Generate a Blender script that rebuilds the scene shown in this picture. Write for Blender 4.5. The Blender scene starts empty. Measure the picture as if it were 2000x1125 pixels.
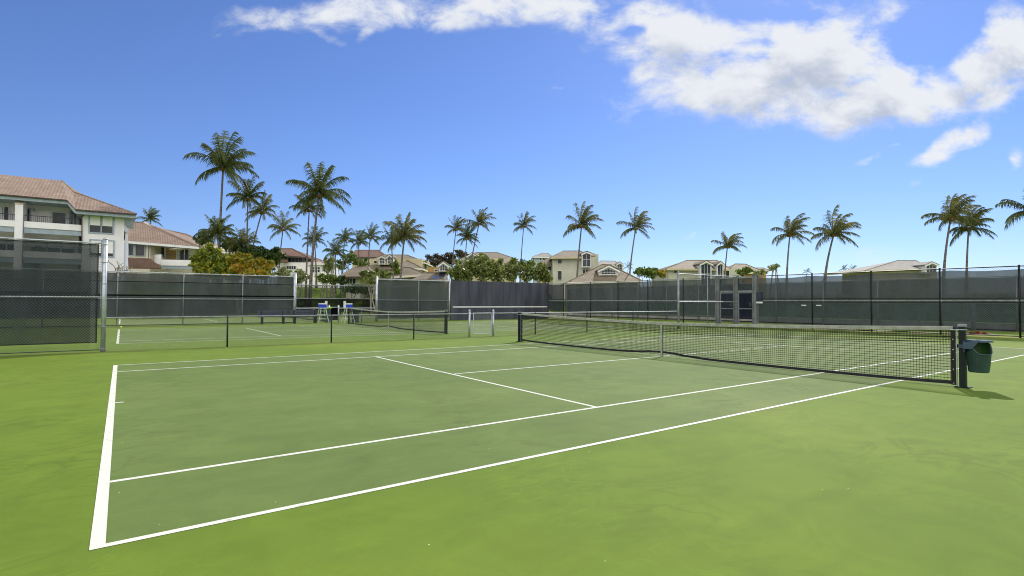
import bpy, bmesh, math, random
from mathutils import Vector, Matrix, noise
V = Vector
scene = bpy.context.scene
COL = scene.collection
R = math.radians

# ---------------------------------------------------------------- camera model
CAM = V((0.126574, -3.966295, 1.435775)); YAW = 0.623929; PITCH = 0.026014; ROLL = 0.0039145; FPX = 1058.067
_fw = V((math.sin(YAW)*math.cos(PITCH), math.cos(YAW)*math.cos(PITCH), math.sin(PITCH)))
_r = V((math.cos(YAW), -math.sin(YAW), 0)); _u = _r.cross(_fw)
_r2 = _r*math.cos(ROLL)+_u*math.sin(ROLL); _u2 = -_r*math.sin(ROLL)+_u*math.cos(ROLL)
FWD = V((math.sin(YAW), math.cos(YAW), 0)); RGT = V((math.cos(YAW), -math.sin(YAW), 0)); UP = V((0, 0, 1))

def ray(px, py): return _fw + _r2*((px-1000)/FPX) - _u2*((py-562.5)/FPX)
def P(px, py, depth):                                          # world point at a given horizontal distance
    d = ray(px, py); return CAM + d*(depth/d.dot(FWD))
def onY(px, py, Y):
    d = ray(px, py); return CAM + d*((Y-CAM.y)/d.y)
def onX(px, py, X):
    d = ray(px, py); return CAM + d*((X-CAM.x)/d.x)

cam = bpy.data.cameras.new('camera'); co = bpy.data.objects.new('camera', cam); COL.objects.link(co)
m = Matrix((( _r2.x, _u2.x, -_fw.x, CAM.x), (_r2.y, _u2.y, -_fw.y, CAM.y), (_r2.z, _u2.z, -_fw.z, CAM.z), (0, 0, 0, 1)))
co.matrix_world = m
cam.sensor_width = 36; cam.lens = FPX/2000*36; cam.clip_end = 5000; cam.clip_start = 0.05
scene.camera = co

def sstep(a, b, x):
    t = max(0, min(1, (x-a)/(b-a))); return t*t*(3-2*t)
def terrain(x, y):
    h = -0.03
    h += sstep(53, 80, y)*3.6
    h += sstep(47, 75, x)*2.6*(1-sstep(53, 80, y))
    return h

# ---------------------------------------------------------------- materials
def newmat(name):
    m = bpy.data.materials.new(name); m.use_nodes = True
    nt = m.node_tree; b = nt.nodes['Principled BSDF']
    return m, nt, b
def setin(b, k, v):
    if k in b.inputs: b.inputs[k].default_value = v
def ramp(nt, stops, interp='LINEAR'):
    r = nt.nodes.new('ShaderNodeValToRGB'); cr = r.color_ramp; cr.interpolation = interp
    while len(cr.elements) < len(stops): cr.elements.new(0.5)
    for e, (p, c) in zip(cr.elements, stops):
        e.position = p; e.color = (*c, 1)
    return r
def noisy(name, c1, c2, scale=2.0, rough=0.6, detail=6, metal=0, spec=0.3, bump=0, bscale=40, stretch=(1, 1, 1), lo=0.35, hi=0.65):
    m, nt, b = newmat(name)
    tc = nt.nodes.new('ShaderNodeTexCoord'); mp = nt.nodes.new('ShaderNodeMapping'); mp.inputs['Scale'].default_value = stretch
    nt.links.new(tc.outputs['Object'], mp.inputs[0])
    n = nt.nodes.new('ShaderNodeTexNoise'); n.inputs['Scale'].default_value = scale; n.inputs['Detail'].default_value = detail
    nt.links.new(mp.outputs[0], n.inputs['Vector'])
    r = ramp(nt, [(lo, c1), (hi, c2)]); nt.links.new(n.outputs['Fac'], r.inputs[0]); nt.links.new(r.outputs[0], b.inputs['Base Color'])
    setin(b, 'Roughness', rough); setin(b, 'Metallic', metal); setin(b, 'Specular IOR Level', spec)
    if bump:
        n2 = nt.nodes.new('ShaderNodeTexNoise'); n2.inputs['Scale'].default_value = bscale; n2.inputs['Detail'].default_value = 4
        nt.links.new(tc.outputs['Object'], n2.inputs['Vector'])
        bp = nt.nodes.new('ShaderNodeBump'); bp.inputs['Strength'].default_value = bump; bp.inputs['Distance'].default_value = 0.02
        nt.links.new(n2.outputs['Fac'], bp.inputs['Height']); nt.links.new(bp.outputs[0], b.inputs['Normal'])
    return m

def court_mat(name, c1, c2, c3, dirt_shade=False):
    m, nt, b = newmat(name); L = nt.links
    tc = nt.nodes.new('ShaderNodeTexCoord')
    n = nt.nodes.new('ShaderNodeTexNoise'); n.inputs['Scale'].default_value = 0.22; n.inputs['Detail'].default_value = 5; n.inputs['Roughness'].default_value = 0.55
    n.inputs['Distortion'].default_value = 0.6
    L.new(tc.outputs['Object'], n.inputs['Vector'])
    r = ramp(nt, [(0.32, c1), (0.55, c2), (0.72, c3)]); L.new(n.outputs['Fac'], r.inputs[0])
    # swept brush streaks
    mp = nt.nodes.new('ShaderNodeMapping'); mp.inputs['Scale'].default_value = (0.35, 2.2, 1); mp.inputs['Rotation'].default_value = (0, 0, 0.5)
    L.new(tc.outputs['Object'], mp.inputs[0])
    n2 = nt.nodes.new('ShaderNodeTexNoise'); n2.inputs['Scale'].default_value = 1.3; n2.inputs['Detail'].default_value = 7; n2.inputs['Distortion'].default_value = 1.0
    L.new(mp.outputs[0], n2.inputs['Vector'])
    mr = nt.nodes.new('ShaderNodeMapRange'); mr.inputs['From Min'].default_value = 0.3; mr.inputs['From Max'].default_value = 0.7
    mr.inputs['To Min'].default_value = 0.955; mr.inputs['To Max'].default_value = 1.045; L.new(n2.outputs['Fac'], mr.inputs['Value'])
    # fine grit and tiny pale specks
    n3 = nt.nodes.new('ShaderNodeTexNoise'); n3.inputs['Scale'].default_value = 180; n3.inputs['Detail'].default_value = 3
    L.new(tc.outputs['Object'], n3.inputs['Vector'])
    mr3 = nt.nodes.new('ShaderNodeMapRange'); mr3.inputs['From Min'].default_value = 0.3; mr3.inputs['From Max'].default_value = 0.7
    mr3.inputs['To Min'].default_value = 0.9; mr3.inputs['To Max'].default_value = 1.1; L.new(n3.outputs['Fac'], mr3.inputs['Value'])
    mu = nt.nodes.new('ShaderNodeMath'); mu.operation = 'MULTIPLY'; L.new(mr.outputs[0], mu.inputs[0]); L.new(mr3.outputs[0], mu.inputs[1])
    vm = nt.nodes.new('ShaderNodeVectorMath'); vm.operation = 'SCALE'; L.new(r.outputs[0], vm.inputs[0]); L.new(mu.outputs[0], vm.inputs['Scale'])
    vo = nt.nodes.new('ShaderNodeTexVoronoi'); vo.inputs['Scale'].default_value = 5.5; vo.inputs['Randomness'].default_value = 1
    L.new(tc.outputs['Object'], vo.inputs['Vector'])
    lt = nt.nodes.new('ShaderNodeMath'); lt.operation = 'LESS_THAN'; lt.inputs[1].default_value = 0.034; L.new(vo.outputs['Distance'], lt.inputs[0])
    wn = nt.nodes.new('ShaderNodeSeparateColor'); L.new(vo.outputs['Color'], wn.inputs[0])
    g2 = nt.nodes.new('ShaderNodeMath'); g2.operation = 'GREATER_THAN'; g2.inputs[1].default_value = 0.72; L.new(wn.outputs[0], g2.inputs[0])
    mm = nt.nodes.new('ShaderNodeMath'); mm.operation = 'MULTIPLY'; L.new(lt.outputs[0], mm.inputs[0]); L.new(g2.outputs[0], mm.inputs[1])
    mix = nt.nodes.new('ShaderNodeMix'); mix.data_type = 'RGBA'; L.new(mm.outputs[0], mix.inputs['Factor'])
    L.new(vm.outputs[0], mix.inputs[6]); mix.inputs[7].default_value = (0.5, 0.55, 0.3, 1)
    last = mix.outputs[2]
    def mth(op, *a):
        q = nt.nodes.new('ShaderNodeMath'); q.operation = op
        for i, v in enumerate(a):
            if hasattr(v, 'links'): L.new(v, q.inputs[i])
            else: q.inputs[i].default_value = v
        return q.outputs[0]
    def nse(sc, det, dist=0.0, rot=0.0, st=(1, 1, 1), rough=.5):
        mp_ = nt.nodes.new('ShaderNodeMapping'); mp_.inputs['Scale'].default_value = st; mp_.inputs['Rotation'].default_value = (0, 0, rot); L.new(tc.outputs['Object'], mp_.inputs[0])
        q = nt.nodes.new('ShaderNodeTexNoise'); q.inputs['Scale'].default_value = sc; q.inputs['Detail'].default_value = det; q.inputs['Distortion'].default_value = dist; q.inputs['Roughness'].default_value = rough
        L.new(mp_.outputs[0], q.inputs['Vector']); return q.outputs['Fac']
    # worn pale swirls and damp darker arcs left by sweeping and sliding shoes
    def ridge(sc, wd, dist, rot, st):
        f = nse(sc, 3, dist, rot, st); a = mth('ABSOLUTE', mth('SUBTRACT', f, .5)); q = nt.nodes.new('ShaderNodeMapRange'); q.interpolation_type = 'SMOOTHSTEP'
        q.inputs['From Min'].default_value = wd; q.inputs['From Max'].default_value = 0; L.new(a, q.inputs['Value']); return q.outputs[0]
    msk = nt.nodes.new('ShaderNodeMapRange'); msk.inputs['From Min'].default_value = .5; msk.inputs['From Max'].default_value = .68; L.new(nse(.5, 3), msk.inputs['Value'])
    msk2 = nt.nodes.new('ShaderNodeMapRange'); msk2.inputs['From Min'].default_value = .48; msk2.inputs['From Max'].default_value = .62; L.new(nse(.37, 3, 0, 1.0), msk2.inputs['Value'])
    r1 = mth('MULTIPLY', ridge(1.1, .035, 2.5, .4, (1, 2.2, 1)), msk.outputs[0]); r2 = mth('MULTIPLY', ridge(.8, .06, 2.0, 1.3, (1, 1.8, 1)), msk2.outputs[0])
    r3 = mth('MULTIPLY', ridge(7, .02, 1.0, .9, (1, 3.0, 1)), msk2.outputs[0])
    blot = mth('MULTIPLY', mth('SUBTRACT', nse(1.6, 8, .8, 0, (1, 1, 1), .66), .5), .55)
    gain = mth('ADD', mth('ADD', 1.0, mth('MULTIPLY', r1, .12)), mth('ADD', mth('MULTIPLY', r2, -.14), mth('ADD', mth('MULTIPLY', r3, .06), blot)))
    vg = nt.nodes.new('ShaderNodeVectorMath'); vg.operation = 'SCALE'; L.new(last, vg.inputs[0]); L.new(gain, vg.inputs['Scale']); last = vg.outputs[0]
    if dirt_shade:
        # leaf litter plus painted mesh shadow along the fence line y = 15.05
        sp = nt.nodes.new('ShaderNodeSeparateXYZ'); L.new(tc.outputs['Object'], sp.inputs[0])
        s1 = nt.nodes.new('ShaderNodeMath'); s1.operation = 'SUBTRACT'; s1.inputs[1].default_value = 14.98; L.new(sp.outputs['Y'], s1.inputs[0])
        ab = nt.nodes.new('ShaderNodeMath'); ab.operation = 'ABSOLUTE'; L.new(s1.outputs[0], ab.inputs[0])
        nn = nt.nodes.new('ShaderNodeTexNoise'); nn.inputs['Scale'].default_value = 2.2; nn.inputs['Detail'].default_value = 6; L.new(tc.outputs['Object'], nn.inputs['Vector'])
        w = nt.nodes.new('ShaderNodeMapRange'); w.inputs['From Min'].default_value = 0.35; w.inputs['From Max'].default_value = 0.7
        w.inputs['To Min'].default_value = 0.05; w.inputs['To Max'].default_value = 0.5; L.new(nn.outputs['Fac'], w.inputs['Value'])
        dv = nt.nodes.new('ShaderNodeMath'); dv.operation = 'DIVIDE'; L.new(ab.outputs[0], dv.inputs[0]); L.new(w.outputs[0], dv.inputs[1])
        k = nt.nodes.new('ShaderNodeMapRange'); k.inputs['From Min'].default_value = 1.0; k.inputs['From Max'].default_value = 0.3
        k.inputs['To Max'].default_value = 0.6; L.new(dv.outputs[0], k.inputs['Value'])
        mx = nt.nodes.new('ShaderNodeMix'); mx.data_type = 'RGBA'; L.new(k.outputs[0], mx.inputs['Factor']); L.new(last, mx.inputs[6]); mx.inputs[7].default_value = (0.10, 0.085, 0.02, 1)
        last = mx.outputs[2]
    L.new(last, b.inputs['Base Color'])
    setin(b, 'Roughness', 0.83); setin(b, 'Specular IOR Level', 0.18)
    bp = nt.nodes.new('ShaderNodeBump'); bp.inputs['Strength'].default_value = 0.15; bp.inputs['Distance'].default_value = 0.004
    L.new(n3.outputs['Fac'], bp.inputs['Height']); L.new(bp.outputs[0], b.inputs['Normal'])
    return m

def screen_mat(name, col, opac, transl=0.3, stripe=0.0):
    """woven mesh cloth: part of the light passes straight through its holes"""
    m = bpy.data.materials.new(name); m.use_nodes = True; nt = m.node_tree; nt.nodes.clear(); L = nt.links
    out = nt.nodes.new('ShaderNodeOutputMaterial')
    tc = nt.nodes.new('ShaderNodeTexCoord')
    n = nt.nodes.new('ShaderNodeTexNoise'); n.inputs['Scale'].default_value = 0.8; n.inputs['Detail'].default_value = 6
    mp = nt.nodes.new('ShaderNodeMapping'); mp.inputs['Scale'].default_value = (1.6, 1.6, 0.35); L.new(tc.outputs['Object'], mp.inputs[0]); L.new(mp.outputs[0], n.inputs['Vector'])
    r = ramp(nt, [(0.3, tuple(c*0.8 for c in col)), (0.7, tuple(c*1.25 for c in col))]); L.new(n.outputs['Fac'], r.inputs[0])
    d = nt.nodes.new('ShaderNodeBsdfDiffuse'); L.new(r.outputs[0], d.inputs[0])
    t = nt.nodes.new('ShaderNodeBsdfTranslucent'); L.new(r.outputs[0], t.inputs[0])
    mx = nt.nodes.new('ShaderNodeMixShader'); mx.inputs[0].default_value = transl; L.new(d.outputs[0], mx.inputs[1]); L.new(t.outputs[0], mx.inputs[2])
    tr = nt.nodes.new('ShaderNodeBsdfTransparent')
    op = nt.nodes.new('ShaderNodeMapRange'); op.inputs['From Min'].default_value = 0.3; op.inputs['From Max'].default_value = 0.7
    op.inputs['To Min'].default_value = opac-0.04; op.inputs['To Max'].default_value = opac+0.04; L.new(n.outputs['Fac'], op.inputs['Value'])
    m2 = nt.nodes.new('ShaderNodeMixShader'); L.new(op.outputs[0], m2.inputs[0]); L.new(tr.outputs[0], m2.inputs[1]); L.new(mx.outputs[0], m2.inputs[2])
    L.new(m2.outputs[0], out.inputs[0])
    return m

def leaf_mat(name, stops, transl=0.35, rough=0.45, nscale=0.6):
    m = bpy.data.materials.new(name); m.use_nodes = True; nt = m.node_tree; L = nt.links
    b = nt.nodes['Principled BSDF']; out = nt.nodes['Material Output']
    g = nt.nodes.new('ShaderNodeNewGeometry')
    tc = nt.nodes.new('ShaderNodeTexCoord'); n = nt.nodes.new('ShaderNodeTexNoise'); n.inputs['Scale'].default_value = nscale; n.inputs['Detail'].default_value = 3
    L.new(tc.outputs['Object'], n.inputs['Vector'])
    a = nt.nodes.new('ShaderNodeMath'); a.operation = 'MULTIPLY_ADD'; a.inputs[1].default_value = 0.55; L.new(g.outputs['Random Per Island'], a.inputs[0])
    s = nt.nodes.new('ShaderNodeMapRange'); s.inputs['From Min'].default_value = 0.3; s.inputs['From Max'].default_value = 0.7; s.inputs['To Max'].default_value = 0.45
    L.new(n.outputs['Fac'], s.inputs['Value']); L.new(s.outputs[0], a.inputs[2])
    r = ramp(nt, stops); L.new(a.outputs[0], r.inputs[0]); L.new(r.outputs[0], b.inputs['Base Color'])
    setin(b, 'Roughness', rough); setin(b, 'Specular IOR Level', 0.4)
    t = nt.nodes.new('ShaderNodeBsdfTranslucent'); L.new(r.outputs[0], t.inputs[0])
    mx = nt.nodes.new('ShaderNodeMixShader'); mx.inputs[0].default_value = transl
    L.new(b.outputs[0], mx.inputs[1]); L.new(t.outputs[0], mx.inputs[2]); L.new(mx.outputs[0], out.inputs[0])
    return m

def tile_mat(name, c1, c2, sx=3.0, sz=5.0):
    m, nt, b = newmat(name); L = nt.links
    tc = nt.nodes.new('ShaderNodeTexCoord'); sp = nt.nodes.new('ShaderNodeSeparateXYZ'); L.new(tc.outputs['Object'], sp.inputs[0])
    n = nt.nodes.new('ShaderNodeTexNoise'); n.inputs['Scale'].default_value = 1.2; n.inputs['Detail'].default_value = 8; n.inputs['Roughness'].default_value = 0.7
    L.new(tc.outputs['Object'], n.inputs['Vector'])
    r = ramp(nt, [(0.3, c1), (0.7, c2)]); L.new(n.outputs['Fac'], r.inputs[0])
    def wave(sock, s):
        a = nt.nodes.new('ShaderNodeMath'); a.operation = 'MULTIPLY'; a.inputs[1].default_value = s; L.new(sock, a.inputs[0])
        f = nt.nodes.new('ShaderNodeMath'); f.operation = 'PINGPONG'; f.inputs[1].default_value = 0.5; L.new(a.outputs[0], f.inputs[0]); return f
    w1 = wave(sp.outputs['X'], sx); w2 = wave(sp.outputs['Z'], sz)
    ad = nt.nodes.new('ShaderNodeMath'); ad.operation = 'ADD'; L.new(w1.outputs[0], ad.inputs[0]); L.new(w2.outputs[0], ad.inputs[1])
    bp = nt.nodes.new('ShaderNodeBump'); bp.inputs['Strength'].default_value = 1.0; bp.inputs['Distance'].default_value = 0.05
    L.new(ad.outputs[0], bp.inputs['Height']); L.new(bp.outputs[0], b.inputs['Normal'])
    mr = nt.nodes.new('ShaderNodeMapRange'); mr.inputs['To Min'].default_value = 0.82; mr.inputs['To Max'].default_value = 1.12; L.new(ad.outputs[0], mr.inputs['Value'])
    vm = nt.nodes.new('ShaderNodeVectorMath'); vm.operation = 'SCALE'; L.new(r.outputs[0], vm.inputs[0]); L.new(mr.outputs[0], vm.inputs['Scale'])
    L.new(vm.outputs[0], b.inputs['Base Color']); setin(b, 'Roughness', 0.75); setin(b, 'Specular IOR Level', 0.2)
    return m

def net_mat(name, col): return noisy(name, tuple(c*0.8 for c in col), col, 12, 0.7)

M = {}
M['court'] = court_mat('court_green', (0.106, 0.170, 0.0155), (0.125, 0.189, 0.018), (0.145, 0.206, 0.023), dirt_shade=True)
M['inner'] = court_mat('court_inner', (0.104, 0.156, 0.036), (0.124, 0.176, 0.043), (0.148, 0.198, 0.054))
M['line'] = noisy('line_paint', (0.26, 0.30, 0.15), (0.63, 0.63, 0.54), 9, 0.7, detail=12, lo=0.27, hi=0.40)
M['grass'] = noisy('grass', (0.085, 0.150, 0.010), (0.19, 0.27, 0.022), 1.1, 0.9, spec=0.1, detail=10, bump=0.6, bscale=12)
M['road'] = noisy('asphalt', (0.13, 0.12, 0.105), (0.18, 0.165, 0.145), 3, 1.0, detail=10, spec=0.0)
M['galv'] = noisy('galvanised_steel', (0.36, 0.39, 0.42), (0.52, 0.55, 0.58), 5, 0.38, metal=0.55, spec=0.5)
M['galvdull'] = noisy('weathered_steel', (0.20, 0.215, 0.23), (0.31, 0.33, 0.345), 5, 0.5, metal=0.3)
M['blackpost'] = noisy('black_coated_steel', (0.006, 0.007, 0.008), (0.012, 0.014, 0.015), 6, 0.45, spec=0.25)
M['greenpost'] = noisy('dark_green_steel', (0.004, 0.009, 0.008), (0.008, 0.016, 0.013), 6, 0.45, spec=0.25)
M['wire'] = noisy('wire', (0.05, 0.058, 0.052), (0.10, 0.11, 0.10), 4, 0.45, metal=0.3)
M['galvwire'] = noisy('galvanised_wire', (0.25, 0.27, 0.28), (0.38, 0.40, 0.41), 4, 0.4, metal=0.4)
M['screen'] = screen_mat('windscreen_cloth', (0.034, 0.046, 0.049), 0.84)
M['screen_grey'] = screen_mat('faded_windscreen_cloth', (0.070, 0.083, 0.084), 0.88)
M['screen_dark'] = screen_mat('black_windscreen_cloth', (0.006, 0.007, 0.008), 0.93, 0.1)
M['screen_blue'] = screen_mat('blue_windscreen_cloth', (0.060, 0.071, 0.074), 0.84)
M['screen_teal'] = screen_mat('teal_windscreen_cloth', (0.040, 0.056, 0.062), 0.83)
M['board'] = noisy('backboard_paint', (0.040, 0.042, 0.060), (0.072, 0.076, 0.096), 1.3, 0.65, stretch=(1.5, 1, 0.3), detail=8)
M['netcord'] = net_mat('net_cord', (0.012, 0.013, 0.013))
M['nettape'] = noisy('black_tape', (0.008, 0.008, 0.010), (0.018, 0.018, 0.02), 9, 0.55)
M['headband'] = noisy('white_headband', (0.26, 0.27, 0.22), (0.38, 0.39, 0.33), 7, 0.75)
M['brass'] = noisy('grommet_metal', (0.5, 0.48, 0.4), (0.7, 0.68, 0.6), 9, 0.3, metal=0.8)
M['bingreen'] = noisy('bin_green_plastic', (0.010, 0.032, 0.028), (0.018, 0.052, 0.044), 4, 0.35, spec=0.5)
M['binlid'] = noisy('bin_blue_plastic', (0.026, 0.050, 0.085), (0.042, 0.075, 0.115), 4, 0.35, spec=0.5)
M['bininside'] = noisy('bin_inner_green', (0.02, 0.075, 0.015), (0.035, 0.11, 0.02), 4, 0.5)
M['white'] = noisy('white_paint', (0.66, 0.67, 0.66), (0.78, 0.79, 0.77), 3, 0.6)
M['stucco'] = noisy('white_stucco', (0.82, 0.79, 0.80), (0.90, 0.86, 0.87), 1.2, 0.85, bump=0.2, bscale=14)
M['cream'] = noisy('cream_stucco', (0.68, 0.64, 0.52), (0.76, 0.72, 0.60), 0.9, 0.85)
M['beige'] = noisy('beige_stucco', (0.50, 0.44, 0.27), (0.60, 0.53, 0.35), 0.7, 0.85)
M['sage'] = noisy('pale_sage_stucco', (0.50, 0.50, 0.40), (0.58, 0.575, 0.47), 0.7, 0.85)
M['trim'] = noisy('blue_grey_trim', (0.30, 0.36, 0.42), (0.38, 0.44, 0.50), 3, 0.6)
M['darkmetal'] = noisy('dark_metal', (0.02, 0.02, 0.025), (0.05, 0.05, 0.06), 5, 0.5)
M['gutter'] = noisy('brown_gutter', (0.05, 0.035, 0.03), (0.08, 0.06, 0.05), 5, 0.5)
M['tile'] = tile_mat('terracotta_tiles', (0.207, 0.150, 0.110), (0.335, 0.249, 0.192), 4.0, 6.0)
M['tile_pale'] = noisy('pale_ridge_tiles', (0.50, 0.38, 0.31), (0.62, 0.52, 0.44), 3, 0.8)
M['tile_brown'] = tile_mat('brown_roof_tiles', (0.12, 0.070, 0.048), (0.20, 0.125, 0.085), 3, 5)
M['shake'] = tile_mat('grey_brown_shingles', (0.15, 0.125, 0.085), (0.25, 0.205, 0.145), 3, 5)
M['shake_grey'] = tile_mat('grey_shingles', (0.20, 0.19, 0.165), (0.31, 0.295, 0.26), 3, 5)
M['solar'] = noisy('solar_glass', (0.02, 0.025, 0.04), (0.035, 0.045, 0.07), 2, 0.15, spec=0.8)
M['glass'] = noisy('window_glass', (0.015, 0.018, 0.022), (0.05, 0.055, 0.06), 0.8, 0.15, spec=0.3)
M['blind'] = noisy('white_blind', (0.80, 0.79, 0.76), (0.88, 0.87, 0.84), 2, 0.8)
M['trunk'] = noisy('palm_bark', (0.07, 0.06, 0.052), (0.21, 0.18, 0.155), 3.0, 0.9, stretch=(1, 1, 4), bump=0.5, bscale=10)
M['bark'] = noisy('grey_bark', (0.20, 0.17, 0.15), (0.38, 0.34, 0.31), 4, 0.9)
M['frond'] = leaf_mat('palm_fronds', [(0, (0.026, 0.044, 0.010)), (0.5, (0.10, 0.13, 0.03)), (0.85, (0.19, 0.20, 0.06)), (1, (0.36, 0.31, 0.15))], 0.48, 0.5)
M['frond_gold'] = leaf_mat('golden_palm_fronds', [(0, (0.034, 0.050, 0.012)), (0.45, (0.135, 0.155, 0.04)), (0.8, (0.25, 0.23, 0.08)), (1, (0.44, 0.34, 0.17))], 0.5, 0.5)  # lighter, yellower frond colour for some of the palms
M['coconut'] = noisy('coconut_husk', (0.16, 0.08, 0.02), (0.32, 0.16, 0.04), 6, 0.6)
M['leaf_dark'] = leaf_mat('dark_leaves', [(0, (0.014, 0.030, 0.008)), (0.5, (0.045, 0.085, 0.014)), (1, (0.12, 0.17, 0.03))])
M['leaf_mid'] = leaf_mat('green_leaves', [(0, (0.035, 0.070, 0.010)), (0.5, (0.12, 0.19, 0.02)), (1, (0.32, 0.38, 0.05))])
M['leaf_croton'] = leaf_mat('croton_leaves', [(0, (0.04, 0.07, 0.008)), (0.35, (0.15, 0.19, 0.014)), (0.6, (0.42, 0.34, 0.02)), (0.85, (0.58, 0.28, 0.03)), (1, (0.58, 0.14, 0.02))], 0.35, 0.45, 0.45)
M['leaf_croton_green'] = leaf_mat('green_croton_leaves', [(0, (0.03, 0.06, 0.008)), (0.4, (0.12, 0.17, 0.014)), (0.7, (0.30, 0.31, 0.02)), (0.92, (0.45, 0.38, 0.03)), (1, (0.5, 0.22, 0.02))], 0.35, 0.45, 0.45)
M['leaf_plum'] = leaf_mat('plumeria_leaves', [(0, (0.03, 0.045, 0.015)), (0.4, (0.11, 0.15, 0.03)), (0.75, (0.30, 0.33, 0.09)), (1, (0.55, 0.52, 0.28))])
M['leaf_pale'] = leaf_mat('pale_plumeria_leaves', [(0, (0.07, 0.10, 0.03)), (0.4, (0.19, 0.24, 0.06)), (1, (0.55, 0.55, 0.28))])
M['leaf_brown'] = leaf_mat('bronze_leaves', [(0, (0.03, 0.022, 0.014)), (0.5, (0.07, 0.06, 0.03)), (1, (0.15, 0.13, 0.07))])
M['flower'] = leaf_mat('red_flowers', [(0, (0.03, 0.09, 0.01)), (0.35, (0.10, 0.16, 0.02)), (0.5, (0.45, 0.02, 0.02)), (0.85, (0.6, 0.05, 0.03)), (1, (0.8, 0.75, 0.6))])
M['bench'] = noisy('blue_grey_bench_paint', (0.022, 0.034, 0.048), (0.040, 0.055, 0.072), 4, 0.5)
M['chairblue'] = noisy('blue_seat_plastic', (0.01, 0.03, 0.42), (0.02, 0.06, 0.6), 5, 0.45)
M['chairgreen'] = noisy('pale_green_frame', (0.42, 0.50, 0.38), (0.55, 0.62, 0.50), 5, 0.5)
M['lime'] = noisy('lime_plastic', (0.28, 0.50, 0.02), (0.40, 0.62, 0.04), 5, 0.5)
M['concrete'] = noisy('concrete', (0.13, 0.14, 0.145), (0.22, 0.23, 0.235), 2.5, 0.85, detail=8)
M['kerb'] = noisy('pale_kerb_concrete', (0.34, 0.32, 0.28), (0.48, 0.45, 0.40), 1.5, 0.9, detail=8)
M['sand'] = noisy('dry_earth', (0.28, 0.19, 0.07), (0.42, 0.31, 0.13), 3, 0.95, detail=8)
M['doorblue'] = screen_mat('dark_blue_gate_cloth', (0.012, 0.014, 0.030), 0.93, 0.1)
M['umbrella'] = noisy('cream_canvas', (0.66, 0.58, 0.48), (0.76, 0.68, 0.58), 3, 0.8)
M['ball'] = noisy('tennis_ball_felt', (0.55, 0.62, 0.10), (0.68, 0.75, 0.18), 40, 0.9)
M['orange'] = noisy('tan_wall', (0.45, 0.27, 0.08), (0.55, 0.36, 0.13), 2, 0.85)

# ---------------------------------------------------------------- mesh builder
class MB:
    def __init__(s): s.v = []; s.f = []; s.mi = []; s.cur = 0
    def face(s, pts):
        i = len(s.v); s.v += [tuple(p) for p in pts]; s.f.append(tuple(range(i, i+len(pts)))); s.mi.append(s.cur); return s
    def ext(s, pts, vec):
        pts = [V(p) for p in pts]; q = [p+V(vec) for p in pts]; n = len(pts); i = len(s.v)
        s.v += [tuple(p) for p in pts+q]
        s.f.append(tuple(range(i, i+n))); s.f.append(tuple(reversed(range(i+n, i+2*n))))
        for k in range(n): s.f.append((i+k, i+n+k, i+n+(k+1) % n, i+(k+1) % n))
        s.mi += [s.cur]*(n+2); return s
    def box(s, a, b):
        x0, y0, z0 = (min(a[i], b[i]) for i in range(3)); x1, y1, z1 = (max(a[i], b[i]) for i in range(3))
        return s.ext([(x0, y0, z0), (x1, y0, z0), (x1, y1, z0), (x0, y1, z0)], (0, 0, z1-z0))
    def tube(s, pts, rad, n=6, cap=True):
        pts = [V(p) for p in pts]
        if not hasattr(rad, '__len__'): rad = [rad]*len(pts)
        i = len(s.v)
        for k, p in enumerate(pts):
            d = (pts[min(k+1, len(pts)-1)]-pts[max(k-1, 0)]).normalized()
            a = d.cross(UP) if abs(d.z) < 0.95 else d.cross(V((1, 0, 0)))
            a.normalize(); b = d.cross(a)
            for j in range(n):
                t = 2*math.pi*j/n; s.v.append(tuple(p+(a*math.cos(t)+b*math.sin(t))*rad[k]))
        for k in range(len(pts)-1):
            for j in range(n):
                s.f.append((i+k*n+j, i+k*n+(j+1) % n, i+(k+1)*n+(j+1) % n, i+(k+1)*n+j)); s.mi.append(s.cur)
        if cap:
            s.f.append(tuple(reversed(range(i, i+n)))); s.f.append(tuple(range(i+(len(pts)-1)*n, i+len(pts)*n))); s.mi += [s.cur]*2
        return s
    def ball(s, c, r, n=10, m_=6, sq=(1, 1, 1)):
        c = V(c); rings = []
        i = len(s.v)
        for a in range(m_+1):
            ph = math.pi*a/m_
            for b in range(n):
                t = 2*math.pi*b/n
                s.v.append((c.x+r*sq[0]*math.sin(ph)*math.cos(t), c.y+r*sq[1]*math.sin(ph)*math.sin(t), c.z+r*sq[2]*math.cos(ph)))
        for a in range(m_):
            for b in range(n):
                s.f.append((i+a*n+b, i+(a+1)*n+b, i+(a+1)*n+(b+1) % n, i+a*n+(b+1) % n)); s.mi.append(s.cur)
        return s
    def build(s, name, mat, parent=None, smooth=False, origin=None):
        me = bpy.data.meshes.new(name); o = bpy.data.objects.new(name, me)
        off = V((0, 0, 0))
        if parent is not None: off = parent_world(parent)
        elif origin is not None: off = V(origin)
        me.from_pydata([tuple(V(p)-off) for p in s.v], [], s.f)
        mats = mat if isinstance(mat, (list, tuple)) else [mat]
        for m_ in mats: me.materials.append(m_)
        if len(mats) > 1: me.polygons.foreach_set('material_index', s.mi)
        if smooth: me.polygons.foreach_set('use_smooth', [True]*len(me.polygons))
        me.update(); COL.objects.link(o)
        if parent is not None: o.parent = parent
        elif origin is not None: o.location = origin
        return o
def parent_world(p):
    v = V(p.location)
    while p.parent is not None: p = p.parent; v += V(p.location)
    return v
def tag(o, label=None, cat=None, group=None, kind=None):
    if label: o['label'] = label
    if cat: o['category'] = cat
    if group: o['group'] = group
    if kind: o['kind'] = kind
    return o
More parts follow.
